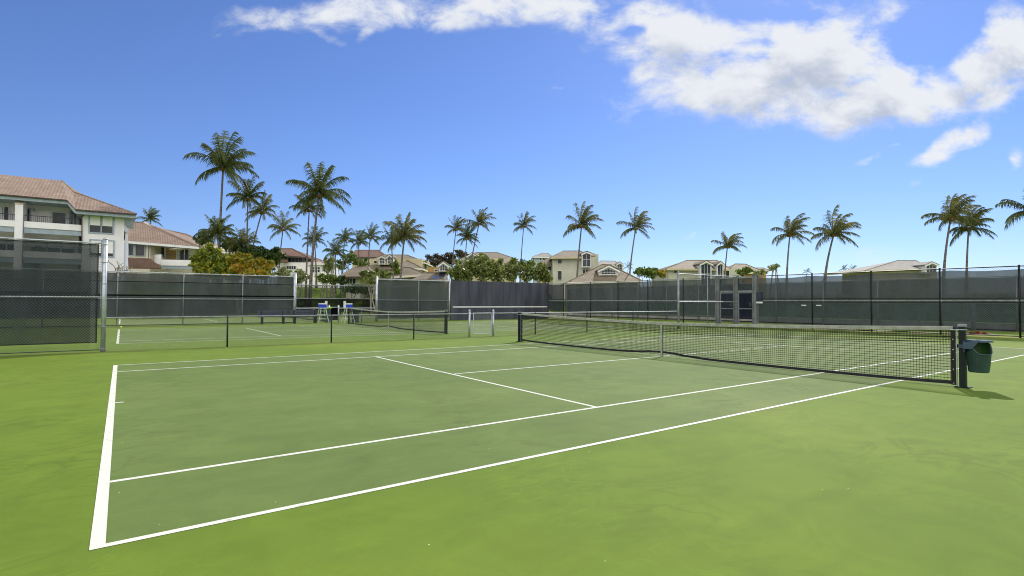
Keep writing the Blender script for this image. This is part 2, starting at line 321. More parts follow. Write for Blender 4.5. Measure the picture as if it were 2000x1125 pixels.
def thing(name, loc, label, cat, group=None):
    o = bpy.data.objects.new(name, None); o.location = loc; o.empty_display_size = 0.2; COL.objects.link(o)
    return tag(o, label, cat, group)
def copy_tree(o, parent=None):
    c = o.copy(); COL.objects.link(c)
    if parent is not None: c.parent = parent
    for ch in [x for x in bpy.data.objects if x.parent == o]: copy_tree(ch, c)
    return c
def vpost(x, y, z0, z1, r, n=10, cap=True):
    m_ = MB(); m_.tube([(x, y, z0), (x, y, z1)], r, n)
    if cap: m_.ball((x, y, z1), r*1.15, n, 6, (1, 1, 0.7))
    return m_

# ---------------------------------------------------------------- ground and courts
def ground():
    xs = [-900, -400, -200, -120]+[-80+4*i for i in range(66)]+[220, 300, 450, 900, 1800]
    ys = [-600, -200, -80, -40, -20, 0, 20, 40]+[50+2*i for i in range(22)]+[100, 120, 150, 200, 300, 500, 900, 1800]
    mb = MB(); mb.v = [(x, y, terrain(x, y)+(0.25*noise.noise(V((x*.05, y*.05, 0))) if y > 62 else 0)) for y in ys for x in xs]
    n = len(xs)
    for j in range(len(ys)-1):
        for i in range(n-1): mb.f.append((j*n+i, j*n+i+1, (j+1)*n+i+1, (j+1)*n+i)); mb.mi.append(0)
    tag(mb.build('grass_ground', M['grass'], smooth=True), 'bright green lawn around and beyond the courts', None, None, 'structure')
ground()
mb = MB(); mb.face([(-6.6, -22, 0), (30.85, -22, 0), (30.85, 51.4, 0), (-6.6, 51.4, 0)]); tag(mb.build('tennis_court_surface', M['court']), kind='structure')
mb = MB(); mb.face([(38.3, -60, 0.0), (46, -60, 0.0), (46, 60, 0.0), (38.3, 60, 0.0)]); tag(mb.build('road', M['road']), kind='structure')
mb = MB()
mb.face([(30.85, -22, 0.004), (31.35, -22, 0.004), (31.35, 51, 0.004), (30.85, 51, 0.004)])
mb.face([(-6.6, 51.4, 0.004), (31.35, 51.4, 0.004), (31.35, 52.4, 0.004), (-6.6, 52.4, 0.004)])
tag(mb.build('dirt_strip', M['sand']), kind='structure')
SP = 18.29
LW = 0.056
def court_lines(y0, tweak=False):
    z = 0.003; W_ = 10.97; Ln = 23.77; q = MB()
    def rect(x0, y0_, x1, y1_): q.face([(x0, y0+y0_, z), (x1, y0+y0_, z), (x1, y0+y1_, z), (x0, y0+y1_, z)])
    bw = 0.075
    rect(0, 0, bw, W_); rect(Ln-bw, 0, Ln, W_)
    rect(bw, 0, Ln-bw, LW); rect(bw, W_-LW, Ln-bw, W_)
    a, b = 5.46, 18.285
    for (ya, yb) in ((1.37, 1.37+LW), (9.6-LW, 9.6)): rect(bw, ya, Ln-bw, yb)
    t0, t1 = (-0.06, 0.02) if tweak else (0, 0)
    for xx, s0, s1 in ((a, t0, t1), (b, 0, 0)):
        q.face([(xx+s0, y0+1.37+LW, z), (xx+s0+LW, y0+1.37+LW, z), (xx+s1+LW, y0+9.6-LW, z), (xx+s1, y0+9.6-LW, z)])
    rect(a+LW+0.008, 5.46, b, 5.46+LW)
    rect(bw, 5.46, bw+0.1, 5.46+LW); rect(Ln-bw-0.1, 5.46, Ln-bw, 5.46+LW)
    return q
for k in range(3):
    q = MB(); y0 = SP*k
    q.face([(0, y0, 0.0015), (23.77, y0, 0.0015), (23.77, y0+10.97, 0.0015), (0, y0+10.97, 0.0015)])
    tag(q.build('court_playing_area', M['inner']), kind='structure')
    tag(court_lines(y0, k == 0).build('court_lines', M['line']), kind='structure')

# ---------------------------------------------------------------- nets
def make_net(y0, label, quality=True):
    X = 11.885; ya, yb = y0-0.914, y0+11.884; yc = y0+5.485
    t = thing('tennis_net', (X, yc, 0), label, 'tennis net', 'tennis nets across the courts')
    def top(y):
        s = abs(y-yc)/(yb-yc); return 0.905+(1.045-0.905)*(s**1.5)
    def bulge(y, z):                       # the netting hangs slightly off plane between post and strap
        s = abs(y-yc)/(yb-yc); return 0.06*math.sin(math.pi*min(1, s))*(1-z/1.0)
    n0, n1 = ya+0.13, yb-0.13
    for y in (ya, yb):
        pm = MB(); pm.ext([(X-.045, y-.045, 0), (X+.045, y-.045, 0), (X+.045, y+.045, 0), (X-.045, y+.045, 0)], (0, 0, 1.07))
        pm.ext([(X-.1, y-.1, 0.005), (X+.1, y-.1, 0.005), (X+.1, y+.1, 0.005), (X-.1, y+.1, 0.005)], (0, 0, .012))
        p = pm.build('net_post', M['greenpost'], t)
        c = MB(); c.box((X-.052, y-.052, 1.045), (X+.052, y+.052, 1.085)); c.build('post_cap', M['galvdull'], p)
        s = 1 if y < yc else -1
        c = MB()
        c.tube([(X-.02, y+s*.05, .98), (X-.02, y+s*.16, .985)], .009)
        c.box((X-.06, y-.055, .985), (X+.06, y+.055, 1.0)); c.build('cable', M['galv'], t)
        c = MB(); c.tube([(X, y+s*.08, .02), (X, y+s*.08, 1.0)], .008); c.build('lacing_rod', M['galv'], t)
    cord = MB(); g = 0.0445; r = 0.0031 if quality else 0.0026
    N = int((n1-n0)/g)
    for i in range(N+1):
        y = n0+(n1-n0)*i/N; h = top(y)
        cord.tube([(X-bulge(y, z), y, z) for z in (0.05, h*0.5, h-0.03)], r, 3, False)
    K = 20
    for k in range(K+1):
        pts = []
        for i in range(41):
            y = n0+(n1-n0)*i/40; h = top(y)-0.03; z = 0.05+(h-0.05)*k/K; pts.append((X-bulge(y, z), y, z))
        cord.tube(pts, r*1.35, 4, False)
    # doubled upper rows
    for k in range(6):
        pts = []
        for i in range(41):
            y = n0+(n1-n0)*i/40; h = top(y)-0.05-k*0.0445; pts.append((X+0.012, y, h))
        cord.tube(pts, r*1.35, 4, False)
    for i in range(N):
        y = n0+(n1-n0)*(i+0.5)/N; h = top(y); cord.tube([(X+0.012, y, h-0.03), (X+0.012, y, h-0.30)], r, 3, False)
    cord.build('netting', M['netcord'], t)
    hb = MB()
    for i in range(60):
        ya_, yb_ = n0+(n1-n0)*i/60, n0+(n1-n0)*(i+1)/60
        A, B = top(ya_), top(yb_)
        hb.ext([(X-.014, ya_, A-.062), (X+.014, ya_, A-.062), (X+.017, ya_, A-.004), (X+.006, ya_, A+.007), (X-.006, ya_, A+.007), (X-.017, ya_, A-.004)],
               (0, yb_-ya_, B-A))
    hb.build('headband', M['headband'], t)
    bt = MB()
    for i in range(60):
        ya_, yb_ = n0+(n1-n0)*i/60, n0+(n1-n0)*(i+1)/60
        bz = lambda y: 0.015+0.075*math.exp(-((y-yc)/.9)**2)+0.03*(abs(y-yc)/(yb-yc))**6
        bx = lambda y: X-bulge(y, 0.05)
        bt.ext([(bx(ya_)-.006, ya_, bz(ya_)), (bx(ya_)+.006, ya_, bz(ya_)), (bx(ya_)+.006, ya_, bz(ya_)+.055), (bx(ya_)-.006, ya_, bz(ya_)+.055)],
               (bx(yb_)-bx(ya_), yb_-ya_, bz(yb_)-bz(ya_)))
    bt.build('bottom_tape', M['nettape'], t)
    for y in (n0, n1):
        st = MB(); st.box((X-.008, y-.035, .03), (X+.008, y+.035, top(y)-.01)); sb = st.build('side_tape', M['nettape'], t)
        for zz in ((.06, .3, .47, .64, .82) if quality else ()):
            gr = MB(); gr.tube([(X-.013, y, zz), (X+.013, y, zz)], .009, 8); gr.build('grommet', M['brass'], sb)
    cs = MB(); cs.box((X-.022, yc-.027, .0), (X-.016, yc+.027, .91)); cs.box((X+.016, yc-.027, .0), (X+.022, yc+.027, .91))
    cs.box((X-.022, yc-.027, .91), (X+.022, yc+.027, .917)); cs.box((X-.03, yc-.035, .008), (X+.03, yc+.035, .03))
    cs.build('center_strap', M['headband'], t)
    return t
make_net(0, 'nearest tennis net with white headband and a litter bin on its post')
make_net(SP, 'tennis net behind the low chain link fence with its left post beside the umpire chair', False)
make_net(2*SP, 'farthest tennis net seen in the opening between the tall screened fences', False)

# ---------------------------------------------------------------- litter bin on the near net post
bx, by = 11.885, -0.914
t = thing('litter_bin', (bx, by-0.2, 0.35), 'dark green plastic litter bin with blue grey lid hanging on the near net post', 'litter bin')
# faces roughly away from the post (towards -y, a bit towards the camera)
def ring(cx, cy, z, rx, ry, n=20, ph=0):
    return [V((cx+rx*math.cos(2*math.pi*i/n+ph), cy+ry*math.sin(2*math.pi*i/n+ph), z)) for i in range(n)]
body = MB(); cx, cy = bx-0.01, by-0.215; n = 28
OD = V((-0.62, -0.78, 0)).normalized()        # the open side
prof = [(0.285, .125, .128), (0.30, .137, .14), (0.44, .148, .155), (0.56, .155, .164)]
rings = []
for z, rx, ry in prof: rings.append(ring(cx, cy, z, rx, ry, n))
top = []
for i in range(n):
    a = 2*math.pi*i/n; x = cx+.160*math.cos(a); y = cy+.172*math.sin(a)
    s = math.cos(a)*OD.x+math.sin(a)*OD.y
    top.append(V((x, y, 0.775-0.185*sstep(0.0, 0.95, s))))
rings.append(top)
inner = [p+(V((cx, cy, p.z))-p)*0.09+V((0, 0, 0.002)) for p in top]
for k in range(len(rings)-1):
    for i in range(n): body.face([rings[k][i], rings[k][(i+1) % n], rings[k+1][(i+1) % n], rings[k+1][i]])
body.face(list(reversed(rings[0])))
for i in range(n): body.face([top[i], top[(i+1) % n], inner[(i+1) % n], inner[i]])
bo = body.build('bin_body', M['bingreen'], t, smooth=True)
rm = MB(); rm.tube(top+[top[0]], .008, 6, False); rm.build('rim', M['binlid'], bo)
ins = MB(); low = [V((cx+(p.x-cx)*.8, cy+(p.y-cy)*.8, .32)) for p in inner]
for i in range(n): ins.face([inner[i], low[i], low[(i+1) % n], inner[(i+1) % n]])
ins.face(low); ins.build('liner', M['bininside'], bo, smooth=True)
lid = MB()
lp = [(cx+.165*math.cos(a), cy+.195*math.sin(a)) for a in [2*math.pi*i/24 for i in range(24)]]
lp = [(max(cx-.155, min(cx+.155, x)), min(by-.045, y)) for x, y in lp]
lid.ext([(x, y, .795) for x, y in lp], (0, 0, .024)); lid.ext([(x+(cx-x)*.12, y+(cy-y)*.12, .819) for x, y in lp], (0, 0, .008))
for sx in (-1, 1):
    lid.ext([(cx+sx*.150, by-.05, .67), (cx+sx*.150, by-.17, .68), (cx+sx*.150, by-.25, .795), (cx+sx*.150, by-.05, .795)], (sx*.022, 0, 0))
lid.box((cx-.15, by-.066, .62), (cx+.15, by-.050, .81))
lid.box((bx-.065, by-.05, .68), (bx-.047, by+.06, .74)); lid.box((bx+.047, by-.05, .68), (bx+.065, by+.06, .74)); lid.box((bx-.065, by+.047, .68), (bx+.065, by+.062, .74))
lid.build('bin_lid', M['binlid'], t)
sl = MB(); sl.box((cx-.05, cy-.03, .8275), (cx+.04, cy+.03, .832)); sl.build('lid_slot', M['nettape'], t)

# ---------------------------------------------------------------- fences
def chainlink(p0, p1, z0, z1, mat, parent, cell=0.075, r=0.0024, name='chain_link'):
    p0 = V((p0[0], p0[1], 0)); p1 = V((p1[0], p1[1], 0)); L = (p1-p0).length; u = (p1-p0)/L; h = z1-z0
    mb = MB(); nn = u.cross(UP)
    for sgn in (1, -1):
        c = -h
        while c < L:
            # line x = c + z (sgn>0) or x = c + h - z
            za = max(0, -c); zb = min(h, L-c)
            if zb-za > 0.02:
                if sgn > 0: A, B = (c+za, za), (c+zb, zb)
                else: A, B = (c+za, h-za), (c+zb, h-zb)
                a = p0+u*A[0]+UP*(z0+A[1])+nn*.002*sgn; b = p0+u*B[0]+UP*(z0+B[1])+nn*.002*sgn
                mb.tube([a, b], r, 3, False)
            c += cell
    return mb.build(name, mat, parent)
def screen(p0, p1, z0, z1, mat, parent, off=0.05, nz=4, sag=0.0, bays=None, dx=0.4, name='windscreen'):
    p0 = V((p0[0], p0[1], 0)); p1 = V((p1[0], p1[1], 0)); L = (p1-p0).length; u = (p1-p0)/L; nn = u.cross(UP)
    nx = max(2, int(L/dx)); mb = MB(); rows = []
    for j in range(nz+1):
        for i in range(nx+1):
            s = L*i/nx; f = j/nz
            w = 0.035*noise.noise(V((s*0.6+p0.x, f*1.5, p0.y)))
            zz = z0+(z1-z0)*f + (0.03*noise.noise(V((s*1.3, 3+p0.y, j))) if j in (0, nz) else 0)
            if j == nz and sag: zz -= sag*abs(math.sin(s/3.05*math.pi))**0.8*(0.6+0.4*noise.noise(V((s*.2, 7, 1))))
            mb.v.append(tuple(p0+u*s+nn*(off+w)+UP*zz))
    for j in range(nz):
        for i in range(nx):
            a = j*(nx+1)+i; mb.f.append((a, a+1, a+nx+2, a+nx+1)); mb.mi.append(0)
    return mb.build(name, mat, parent, smooth=True)
def rail(p0, p1, z, r, mat, parent, name, z1=None):
    mb = MB(); mb.tube([(p0[0], p0[1], z), (p1[0], p1[1], z if z1 is None else z1)], r, 8); return mb.build(name, mat, parent)

YF = 15.05
# tall fence, left end of the divider
t = thing('tall_fence', (-3.3, YF, 0), 'near tall chain link fence with dark windscreen at the left edge beside a thick pole', 'fence', 'tall screened fences')
for x, r in ((-0.28, .058), (-3.35, .03), (-6.4, .05)): vpost(x, YF, 0, 3.16 if x > -1 else 3.08, r, 16).build('fence_post', M['galv'], t, smooth=True)
rail((-6.4, YF), (-.3, YF), 3.04, .021, M['galv'], t, 'top_rail'); rail((-6.4, YF), (-.3, YF), 1.53, .019, M['galv'], t, 'mid_rail')
rail((-6.4, YF), (-.3, YF), .06, .012, M['blackpost'], t, 'bottom_rail')
chainlink((-6.4, YF-.03), (-.36, YF-.03), .05, 3.03, M['wire'], t, .075, .0028)
screen((-6.4, YF), (-.42, YF), .27, 3.0, M['screen'], t, -.06)
hem = MB()
for za, zb in ((.255, .285), (1.63, 1.66), (2.985, 3.01)): hem.box((-6.4, YF+.05, za), (-.42, YF+.056, zb))
hem.box((-.445, YF+.05, .26), (-.42, YF+.056, 3.0)); hem.build('windscreen_hem', M['nettape'], t)
tb = MB()
for z in (.08, .7, 1.3, 1.9, 2.5, 3.0): tb.tube([(-.28, YF-.06, z), (-.37, YF-.05, z)], .008, 6); tb.tube([(-.28, YF, z-.01), (-.28, YF, z+.015)], .064, 12)
tb.tube([(-.36, YF-.04, .05), (-.36, YF-.04, 3.04)], .006, 5); tb.build('tension_bands', M['galvdull'], t)

# low divider fence
t = thing('low_fence', (9, YF, 0), 'low chain link fence dividing the two nearest courts, left of the little gate', 'fence', 'low chain link fences')
lx = [2.83, 6.07, 9.2]
for x in lx: vpost(x, YF, 0, .97, .024).build('fence_post', M['greenpost'], t, smooth=True)
rail((-.22, YF), (11.65, YF), .95, .021, M['galvdull'], t, 'top_rail')
chainlink((-.22, YF), (11.65, YF), .03, .94, M['wire'], t, .075, .0026)
t = thing('low_fence', (19, YF, 0), 'low chain link fence behind the near net, right of the little gate', 'fence', 'low chain link fences')
for x in (15.1, 18.25, 21.5): vpost(x, YF, 0, .97, .024).build('fence_post', M['greenpost'], t, smooth=True)
rail((12.9, YF), (25.1, YF), .96, .022, M['galvdull'], t, 'top_rail')
chainlink((12.9, YF), (25.1, YF), .03, .94, M['wire'], t, .075, .0026)
# little gate
t = thing('garden_gate', (12.25, YF, 0), 'small galvanised chain link gate between two ball capped posts', 'gate')
for x in (11.68, 12.85):
    g_ = vpost(x, YF, 0, 1.04, .042, 12, False); g_.ball((x, YF, 1.08), .045, 12, 8); g_.build('gate_post', M['galv'], t, smooth=True)
fr = MB(); xa, xb = 11.86, 12.76
for a, b in (((xa, .12), (xa, 1.0)), ((xb, .12), (xb, .97)), ((xa, .97), (xb, .97)), ((xa, .12), (xb, .12))):
    fr.tube([(a[0], YF-.02, a[1]), (b[0], YF-.02, b[1])], .02, 8)
for z in (.3, .95): fr.tube([(11.68, YF-.02, z), (11.87, YF-.02, z)], .016, 6)
fr.build('gate_frame', M['galv'], t); chainlink((xa, YF-.02), (xb, YF-.02), .12, .97, M['galvwire'], t, .075, .003)

# tall divider piece at the right end of the low fence
t = thing('tall_fence', (28, YF, 0), 'short tall screened fence running from the tall pole to the twin gates', 'fence', 'tall screened fences')
for x, r in ((25.2, .06), (27.9, .03)): vpost(x, YF, 0, 3.12, r, 14).build('fence_post', M['galvdull'], t, smooth=True)
rail((25.2, YF), (30.9, YF), 3.05, .022, M['galv'], t, 'top_rail'); rail((25.2, YF), (30.9, YF), 1.5, .026, M['galv'], t, 'mid_rail')
chainlink((25.2, YF), (30.9, YF), .05, 3.03, M['wire'], t, .12, .003)

# end fence A, black posts
XA = 31.0
t = thing('tall_fence', (XA, 7, 0), 'long screened fence with black posts behind the near court, right of the twin gates', 'fence', 'tall screened fences')
for y in (-7.2, -4.1, -1.0, 2.1, 4.85, 7.7, 10.6): vpost(XA, y, 0, 3.08, .038).build('fence_post', M['blackpost'], t, smooth=True)
rail((XA, -7.2), (XA, 13.8), 3.05, .024, M['blackpost'], t, 'top_rail'); rail((XA, -7.2), (XA, 13.8), 1.58, .035, M['galvdull'], t, 'mid_rail'); 
rail((XA, -7.2), (XA, 13.8), .07, .02, M['blackpost'], t, 'bottom_rail')
chainlink((XA-.03, -4.1), (XA-.03, 13.8), .05, 3.03, M['wire'], t, .10, .003)
screen((XA, 13.75), (XA, -7.2), 1.62, 2.98, M['screen_blue'], t, -.07, sag=0.13); screen((XA, 13.75), (XA, -7.2), .33, 1.50, M['screen_teal'], t, -.07)
hem = MB()
for za in (1.66, 1.48): hem.box((XA+.045, -7.2, za), (XA+.055, 13.75, za+.05))
hem.build('windscreen_hem', M['nettape'], t)
t = thing('tall_fence', (XA, 25, 0), 'screened fence with thin black posts behind the second court, left of the twin gates', 'fence', 'tall screened fences')
for y in (19.05, 22.1, 25.0, 28.0, 31.3): vpost(XA, y, 0, 3.08, .036).build('fence_post', M['blackpost'], t, smooth=True)
vpost(XA, 33.6, 0, 3.2, .045).build('fence_post', M['galv'], t, smooth=True)
rail((XA, 16.5), (XA, 33.6), 3.05, .022, M['galvdull'], t, 'top_rail'); rail((XA, 16.5), (XA, 33.6), 1.56, .045, M['galvdull'], t, 'mid_rail')
chainlink((XA-.03, 16.5), (XA-.03, 33.5), .05, 3.03, M['wire'], t, .12, .003)
screen((XA, 31.2), (XA, 16.5), 1.62, 2.98, M['screen_blue'], t, -.07); screen((XA, 31.2), (XA, 16.5), .5, 1.52, M['screen_teal'], t, -.07)
screen((XA, 33.5), (XA, 31.35), .62, 2.98, screen_mat('navy_windscreen_cloth', (0.022, 0.026, 0.05), .82), t, -.07)

# twin gates on concrete posts
t = thing('twin_gate', (XA, 15.15, 0), 'pair of tall dark blue mesh gates between three thick grey concrete posts', 'gate')
for y in (13.9, 15.15, 16.4):
    g_ = MB(); g_.box((XA-.13, y-.13, 0), (XA+.13, y+.13, 3.1)); g_.ext([(XA-.15, y-.15, 3.1), (XA+.15, y-.15, 3.1), (XA+.15, y+.15, 3.1), (XA-.15, y+.15, 3.1)], (0, 0, .04))
    g_.tube([(XA-.16, y+.06, .1), (XA-.16, y+.06, 3.0)], .03, 8)
    g_.build('gate_pillar', M['concrete'], t)
for ya, yb in ((14.03, 15.02), (15.28, 16.27)):
    g_ = MB(); g_.box((XA-.04, ya, 2.1), (XA+.04, yb, 2.2)); g_.build('lintel', M['galvdull'], t); g_ = MB(); g_.box((XA-.04, ya, 2.95), (XA+.04, yb, 3.03)); g_.build('top_bar', M['galvdull'], t)
    g_ = MB(); g_.face([(XA, ya, 2.2), (XA, yb, 2.2), (XA, yb, 2.95), (XA, ya, 2.95)]); g_.build('transom_screen', M['screen'], t)
    g_ = MB()
    for a, b in (((ya+.05, .08), (ya+.05, 2.05)), ((yb-.05, .08), (yb-.05, 2.05)), ((ya+.05, 2.05), (yb-.05, 2.05)), ((ya+.05, .08), (yb-.05, .08)), ((ya+.05, 1.08), (yb-.05, 1.08))):
        g_.tube([(XA-.02, a[0], a[1]), (XA-.02, b[0], b[1])], .028, 8)
    dr = g_.build('door', M['galvdull'], t)
    g_ = MB(); g_.face([(XA, ya+.07, .45), (XA, yb-.07, .45), (XA, yb-.07, 2.03), (XA, ya+.07, 2.03)]); g_.build('door_screen', M['doorblue'], dr)
    g_ = MB(); g_.box((XA-.10, ya+.1, 1.2), (XA-.05, ya+.22, 1.5)); g_.tube([(XA-.07, ya+.02, 1.3), (XA-.11, ya+.16, 1.3)], .03, 8); g_.build('latch', M['darkmetal'], dr)
sgn_ = MB(); sgn_.box((XA-.20, 13.34, 1.42), (XA-.185, 13.74, 1.52)); s_ = sgn_.build('notice_strip', M['white'])
tag(s_, 'small white blank strip on the fence right of the twin gates', 'sign', 'small white strips on the fences')
b_ = MB(); b_.box((XA-.20, 13.42, 1.56), (XA-.09, 13.72, 2.05)); b_.ext([(XA-.22, 13.40, 2.05), (XA-.07, 13.40, 2.05), (XA-.07, 13.74, 2.05), (XA-.22, 13.74, 2.05)], (0, 0, .03))
tag(b_.build('meter_box', M['doorblue'] if False else M['bench']), 'dark blue box mounted on the fence right of the twin gates', 'box')
for yy, lb in ((11.0, 'small white strip on the fence just left of a black post'), (10.2, 'small white strip on the fence just right of a black post')):
    s_ = MB(); s_.box((XA-.13, yy-.13, 1.29), (XA-.12, yy+.13, 1.35)); tag(s_.build('notice_strip', M['white']), lb, 'sign', 'small white strips on the fences')

# fence B beyond the grass strip
XB = 38.0
t = thing('tall_fence', (XB, 15, 0), 'second screened fence beyond the grass strip, seen behind the black posted fence', 'fence', 'tall screened fences')
for i in range(15): vpost(XB, -6+i*3.2, 0, 2.95, .045, 8).build('fence_post', M['galv'], t, smooth=True)
rail((XB, -6), (XB, 38.8), 2.9, .022, M['galvdull'], t, 'top_rail'); rail((XB, -6), (XB, 38.8), 1.45, .022, M['galvdull'], t, 'mid_rail'); rail((XB, -6), (XB, 38.8), .06, .04, M['blackpost'], t, 'bottom_rail')
screen((XB, 38.8), (XB, -6), .44, 2.85, M['screen'], t, -.06, dx=.8)

p_ = onX(1901, 640, XB-.5); mb = MB(); mb.tube([(p_.x, p_.y, 0), (p_.x, p_.y, 1.4)], .10, 12); mb.ball((p_.x, p_.y, 1.4), .10, 12, 6, (1, 1, .3))
tag(mb.build('bollard', M['concrete'], smooth=True), 'short grey concrete bollard beyond the right fence above the litter bin', 'bollard')
mb = MB(); mb.box((XB+.12, -8, -.1), (XB+.32, 38.8, .40)); tag(mb.build('low_wall', M['kerb']), 'low pale concrete kerb wall along the foot of the second fence beyond the grass strip', 'wall')
# second divider line
YG = 33.34
t = thing('tall_fence', (1.5, YG, 0), 'long tall grey screened fence on the left behind the second court', 'fence', 'tall screened fences')
for x in (-6.4, -3.23, -.08, 3.07, 6.24): vpost(x, YG, 0, 3.08, .034).build('fence_post', M['galvdull'], t, smooth=True)
vpost(9.36, YG, 0, 3.25, .10, 14).build('fence_post', M['galv'], t, smooth=True)
rail((-6.4, YG), (9.36, YG), 3.05, .03, M['galv'], t, 'top_rail'); rail((-6.4, YG), (9.36, YG), 1.55, .024, M['galv'], t, 'mid_rail'); rail((-6.4, YG), (9.36, YG), .05, .025, M['blackpost'], t, 'bottom_rail')
chainlink((-6.4, YG-.05), (9.3, YG-.05), .05, 3.03, M['wire'], t, .12, .003)
screen((-6.4, YG), (9.3, YG), .47, 2.98, M['screen_grey'], t, -.06)
hem = MB(); hem.box((-6.4, YG-.075, 1.70), (9.3, YG-.068, 1.78)); hem.box((-6.4, YG-.075, 2.5), (9.3, YG-.068, 2.53)); hem.build('windscreen_hem', M['screen_dark'], t)
t = thing('tall_fence', (18, YG, 0), 'short tall grey screened fence left of the dark practice wall', 'fence', 'tall screened fences')
for x, r in ((15.0, .085), (18.3, .03), (20.95, .07)): vpost(x, YG, 0, 3.22 if r > .05 else 3.05, r, 12).build('fence_post', M['galv'] if r > .05 else M['galvdull'], t, smooth=True)
rail((15, YG), (20.95, YG), 3.05, .04, M['galv'], t, 'top_rail'); rail((15, YG), (20.95, YG), 1.55, .03, M['galvdull'], t, 'mid_rail')
chainlink((15, YG-.05), (20.9, YG-.05), .05, 3.03, M['wire'], t, .12, .003)
screen((15.1, YG), (20.93, YG), .18, 2.98, M['screen_grey'], t, -.06)
# practice wall
t = thing('practice_wall', (26, YG, 0), 'dark grey painted tennis practice wall with one white line', 'practice wall')
w = MB(); w.box((21.03, YG-.1, 0), (30.95, YG+.1, 3.12)); w.build('wall_panel', M['board'], t)
w = MB(); w.box((21.2, YG-.106, .99), (30.75, YG-.1, 1.08)); w.build('net_line', M['white'], t)
w = MB()
for i in range(1, 8): w.box((21.15+i*1.22-.004, YG-.1035, 0.0), (21.15+i*1.22+.004, YG-.1, 3.12))
w.build('panel_joints', M['nettape'], t)
# low fence with gate in the opening
t = thing('low_fence', (12.2, YG, 0), 'low fence in the opening between the tall fences behind the umpire chairs', 'fence', 'low chain link fences')
for x in (10.6, 13.9): vpost(x, YG, 0, .97, .03).build('fence_post', M['galvdull'], t, smooth=True)
rail((9.36, YG), (11.6, YG), .97, .03, M['galv'], t, 'top_rail'); rail((12.3, YG), (15, YG), .97, .03, M['galv'], t, 'top_rail')
chainlink((9.4, YG), (11.6, YG), .03, .94, M['wire'], t, .1, .003); chainlink((12.3, YG), (15, YG), .03, .94, M['wire'], t, .1, .003)
t = thing('garden_gate', (11.9, YG-.1, 0), 'small dark meshed gate beside the umpire chairs', 'gate')
for x in (11.62, 12.25): vpost(x, YG, 0, 1.15, .05).build('gate_post', M['galv'], t, smooth=True)
g_ = MB(); g_.box((11.67, YG-.02, .15), (12.2, YG+.02, 1.0)); g_.build('gate_panel', M['screen_dark'], t)
rail((11.62, YG-.05), (12.25, YG-.05), 1.03, .03, M['galv'], t, 'gate_frame')

# far fence beyond the third court
YH = 51.6
t = thing('tall_fence', (12, YH, 0), 'far see through chain link fence with black lower screen in front of the lawn', 'fence', 'tall screened fences')
for i in range(13): vpost(-6.4+i*3.1, YH, 0, 3.08, .045, 8).build('fence_post', M['blackpost'], t, smooth=True)
rail((-6.4, YH), (30.8, YH), 3.05, .05, M['galvdull'], t, 'top_rail'); rail((-6.4, YH), (30.8, YH), 1.72, .045, M['galvdull'], t, 'mid_rail')
chainlink((-6.4, YH), (30.8, YH), .05, 3.03, M['wire'], t, .15, .004)
screen((-6.4, YH), (30.8, YH), .28, 1.74, M['screen_dark'], t, -.06, dx=.8)
screen((-6.4, YH), (30.8, YH), 1.74, 3.0, screen_mat('sheer_black_mesh', (0.01, 0.02, 0.012), 0.42, 0.1), t, -.02, dx=.8, name='upper_mesh')

# ---------------------------------------------------------------- benches, umpire chairs, bins, ball
def bench(x0, x1, y, label):
    t = thing('park_bench', ((x0+x1)/2, y, 0), label, 'bench', 'benches in front of the grey screened fence')
    b = MB(); 
    for k in range(2): b.box((x0, y-.18+k*.2, .43), (x1, y-.02+k*.2, .47))
    b.build('seat', M['bench'], t)
    b = MB()
    for z in (.52, .70): b.ext([(x0, y+.24, z), (x1, y+.24, z), (x1, y+.27, z+.16), (x0, y+.27, z+.16)], (0, .03, 0))
    b.build('backrest', M['bench'], t)
    for x in (x0+.25, x1-.25):
        b = MB(); b.box((x-.04, y-.17, 0), (x+.04, y-.10, .43)); b.box((x-.04, y+.17, 0), (x+.04, y+.24, .43)); b.box((x-.04, y-.17, .37), (x+.04, y+.24, .43))
        b.ext([(x-.03, y+.2, .43), (x+.03, y+.2, .43), (x+.03, y+.27, .43), (x-.03, y+.27, .43)], (0, .05, .42)); b.build('leg', M['blackpost'], t)
bench(7.0, 8.75, YG-.75, 'dark blue grey bench against the screened fence, the left one')
bench(8.95, 10.75, YG-.75, 'dark blue grey bench overlapping the thick galvanised pole, the right one')

def umpire(x, y, face, label):
    t = thing('umpire_chair', (x, y, 0), label, 'umpire chair', 'small umpire chairs beside the second net')
    hw, d = .15, .19
    for sx in (-1, 1):
        for sy in (-1, 1):
            b = MB(); b.tube([(x+sx*.34, y+sy*.34, 0), (x+sx*hw, y+sy*d, .98)], .022, 6); b.build('leg', M['chairgreen'], t)
    b = MB()
    for z in (.28, .55, .8):
        f = 1-z/.98*.45; b.tube([(x-.34*f, y-.34*f, z), (x+.34*f, y-.34*f, z)], .018, 6); b.tube([(x-.34*f, y+.34*f, z), (x+.34*f, y+.34*f, z)], .018, 6)
    b.build('rungs', M['chairgreen'], t)
    b = MB(); b.box((x-.24, y-.24, .96), (x+.24, y+.24, 1.02)); b.build('platform', M['chairgreen'], t)
    b = MB(); b.ext([(x-.22, y-.22, 1.02), (x+.22, y-.22, 1.02), (x+.20, y-.22, 1.24), (x-.20, y-.22, 1.24)], (0, .44, 0)); b.build('seat', M['chairblue'], t)
    b = MB(); b.box((x-.20, y-.24, 1.24), (x+.20, y+.24, 1.31)); b.build('armrest', M['white'], t)
    b = MB(); b.box((x+face*.24-.03, y-.16, .98), (x+face*.24+.03, y+.16, 1.46)); b.build('backrest', M['white'], t)
umpire(10.9, YG-.9, 1, 'small white framed umpire chair with blue seat, left of the small dark gate')
umpire(12.45, YG-1.4, -1, 'small white framed umpire chair with blue seat beside the second net post')
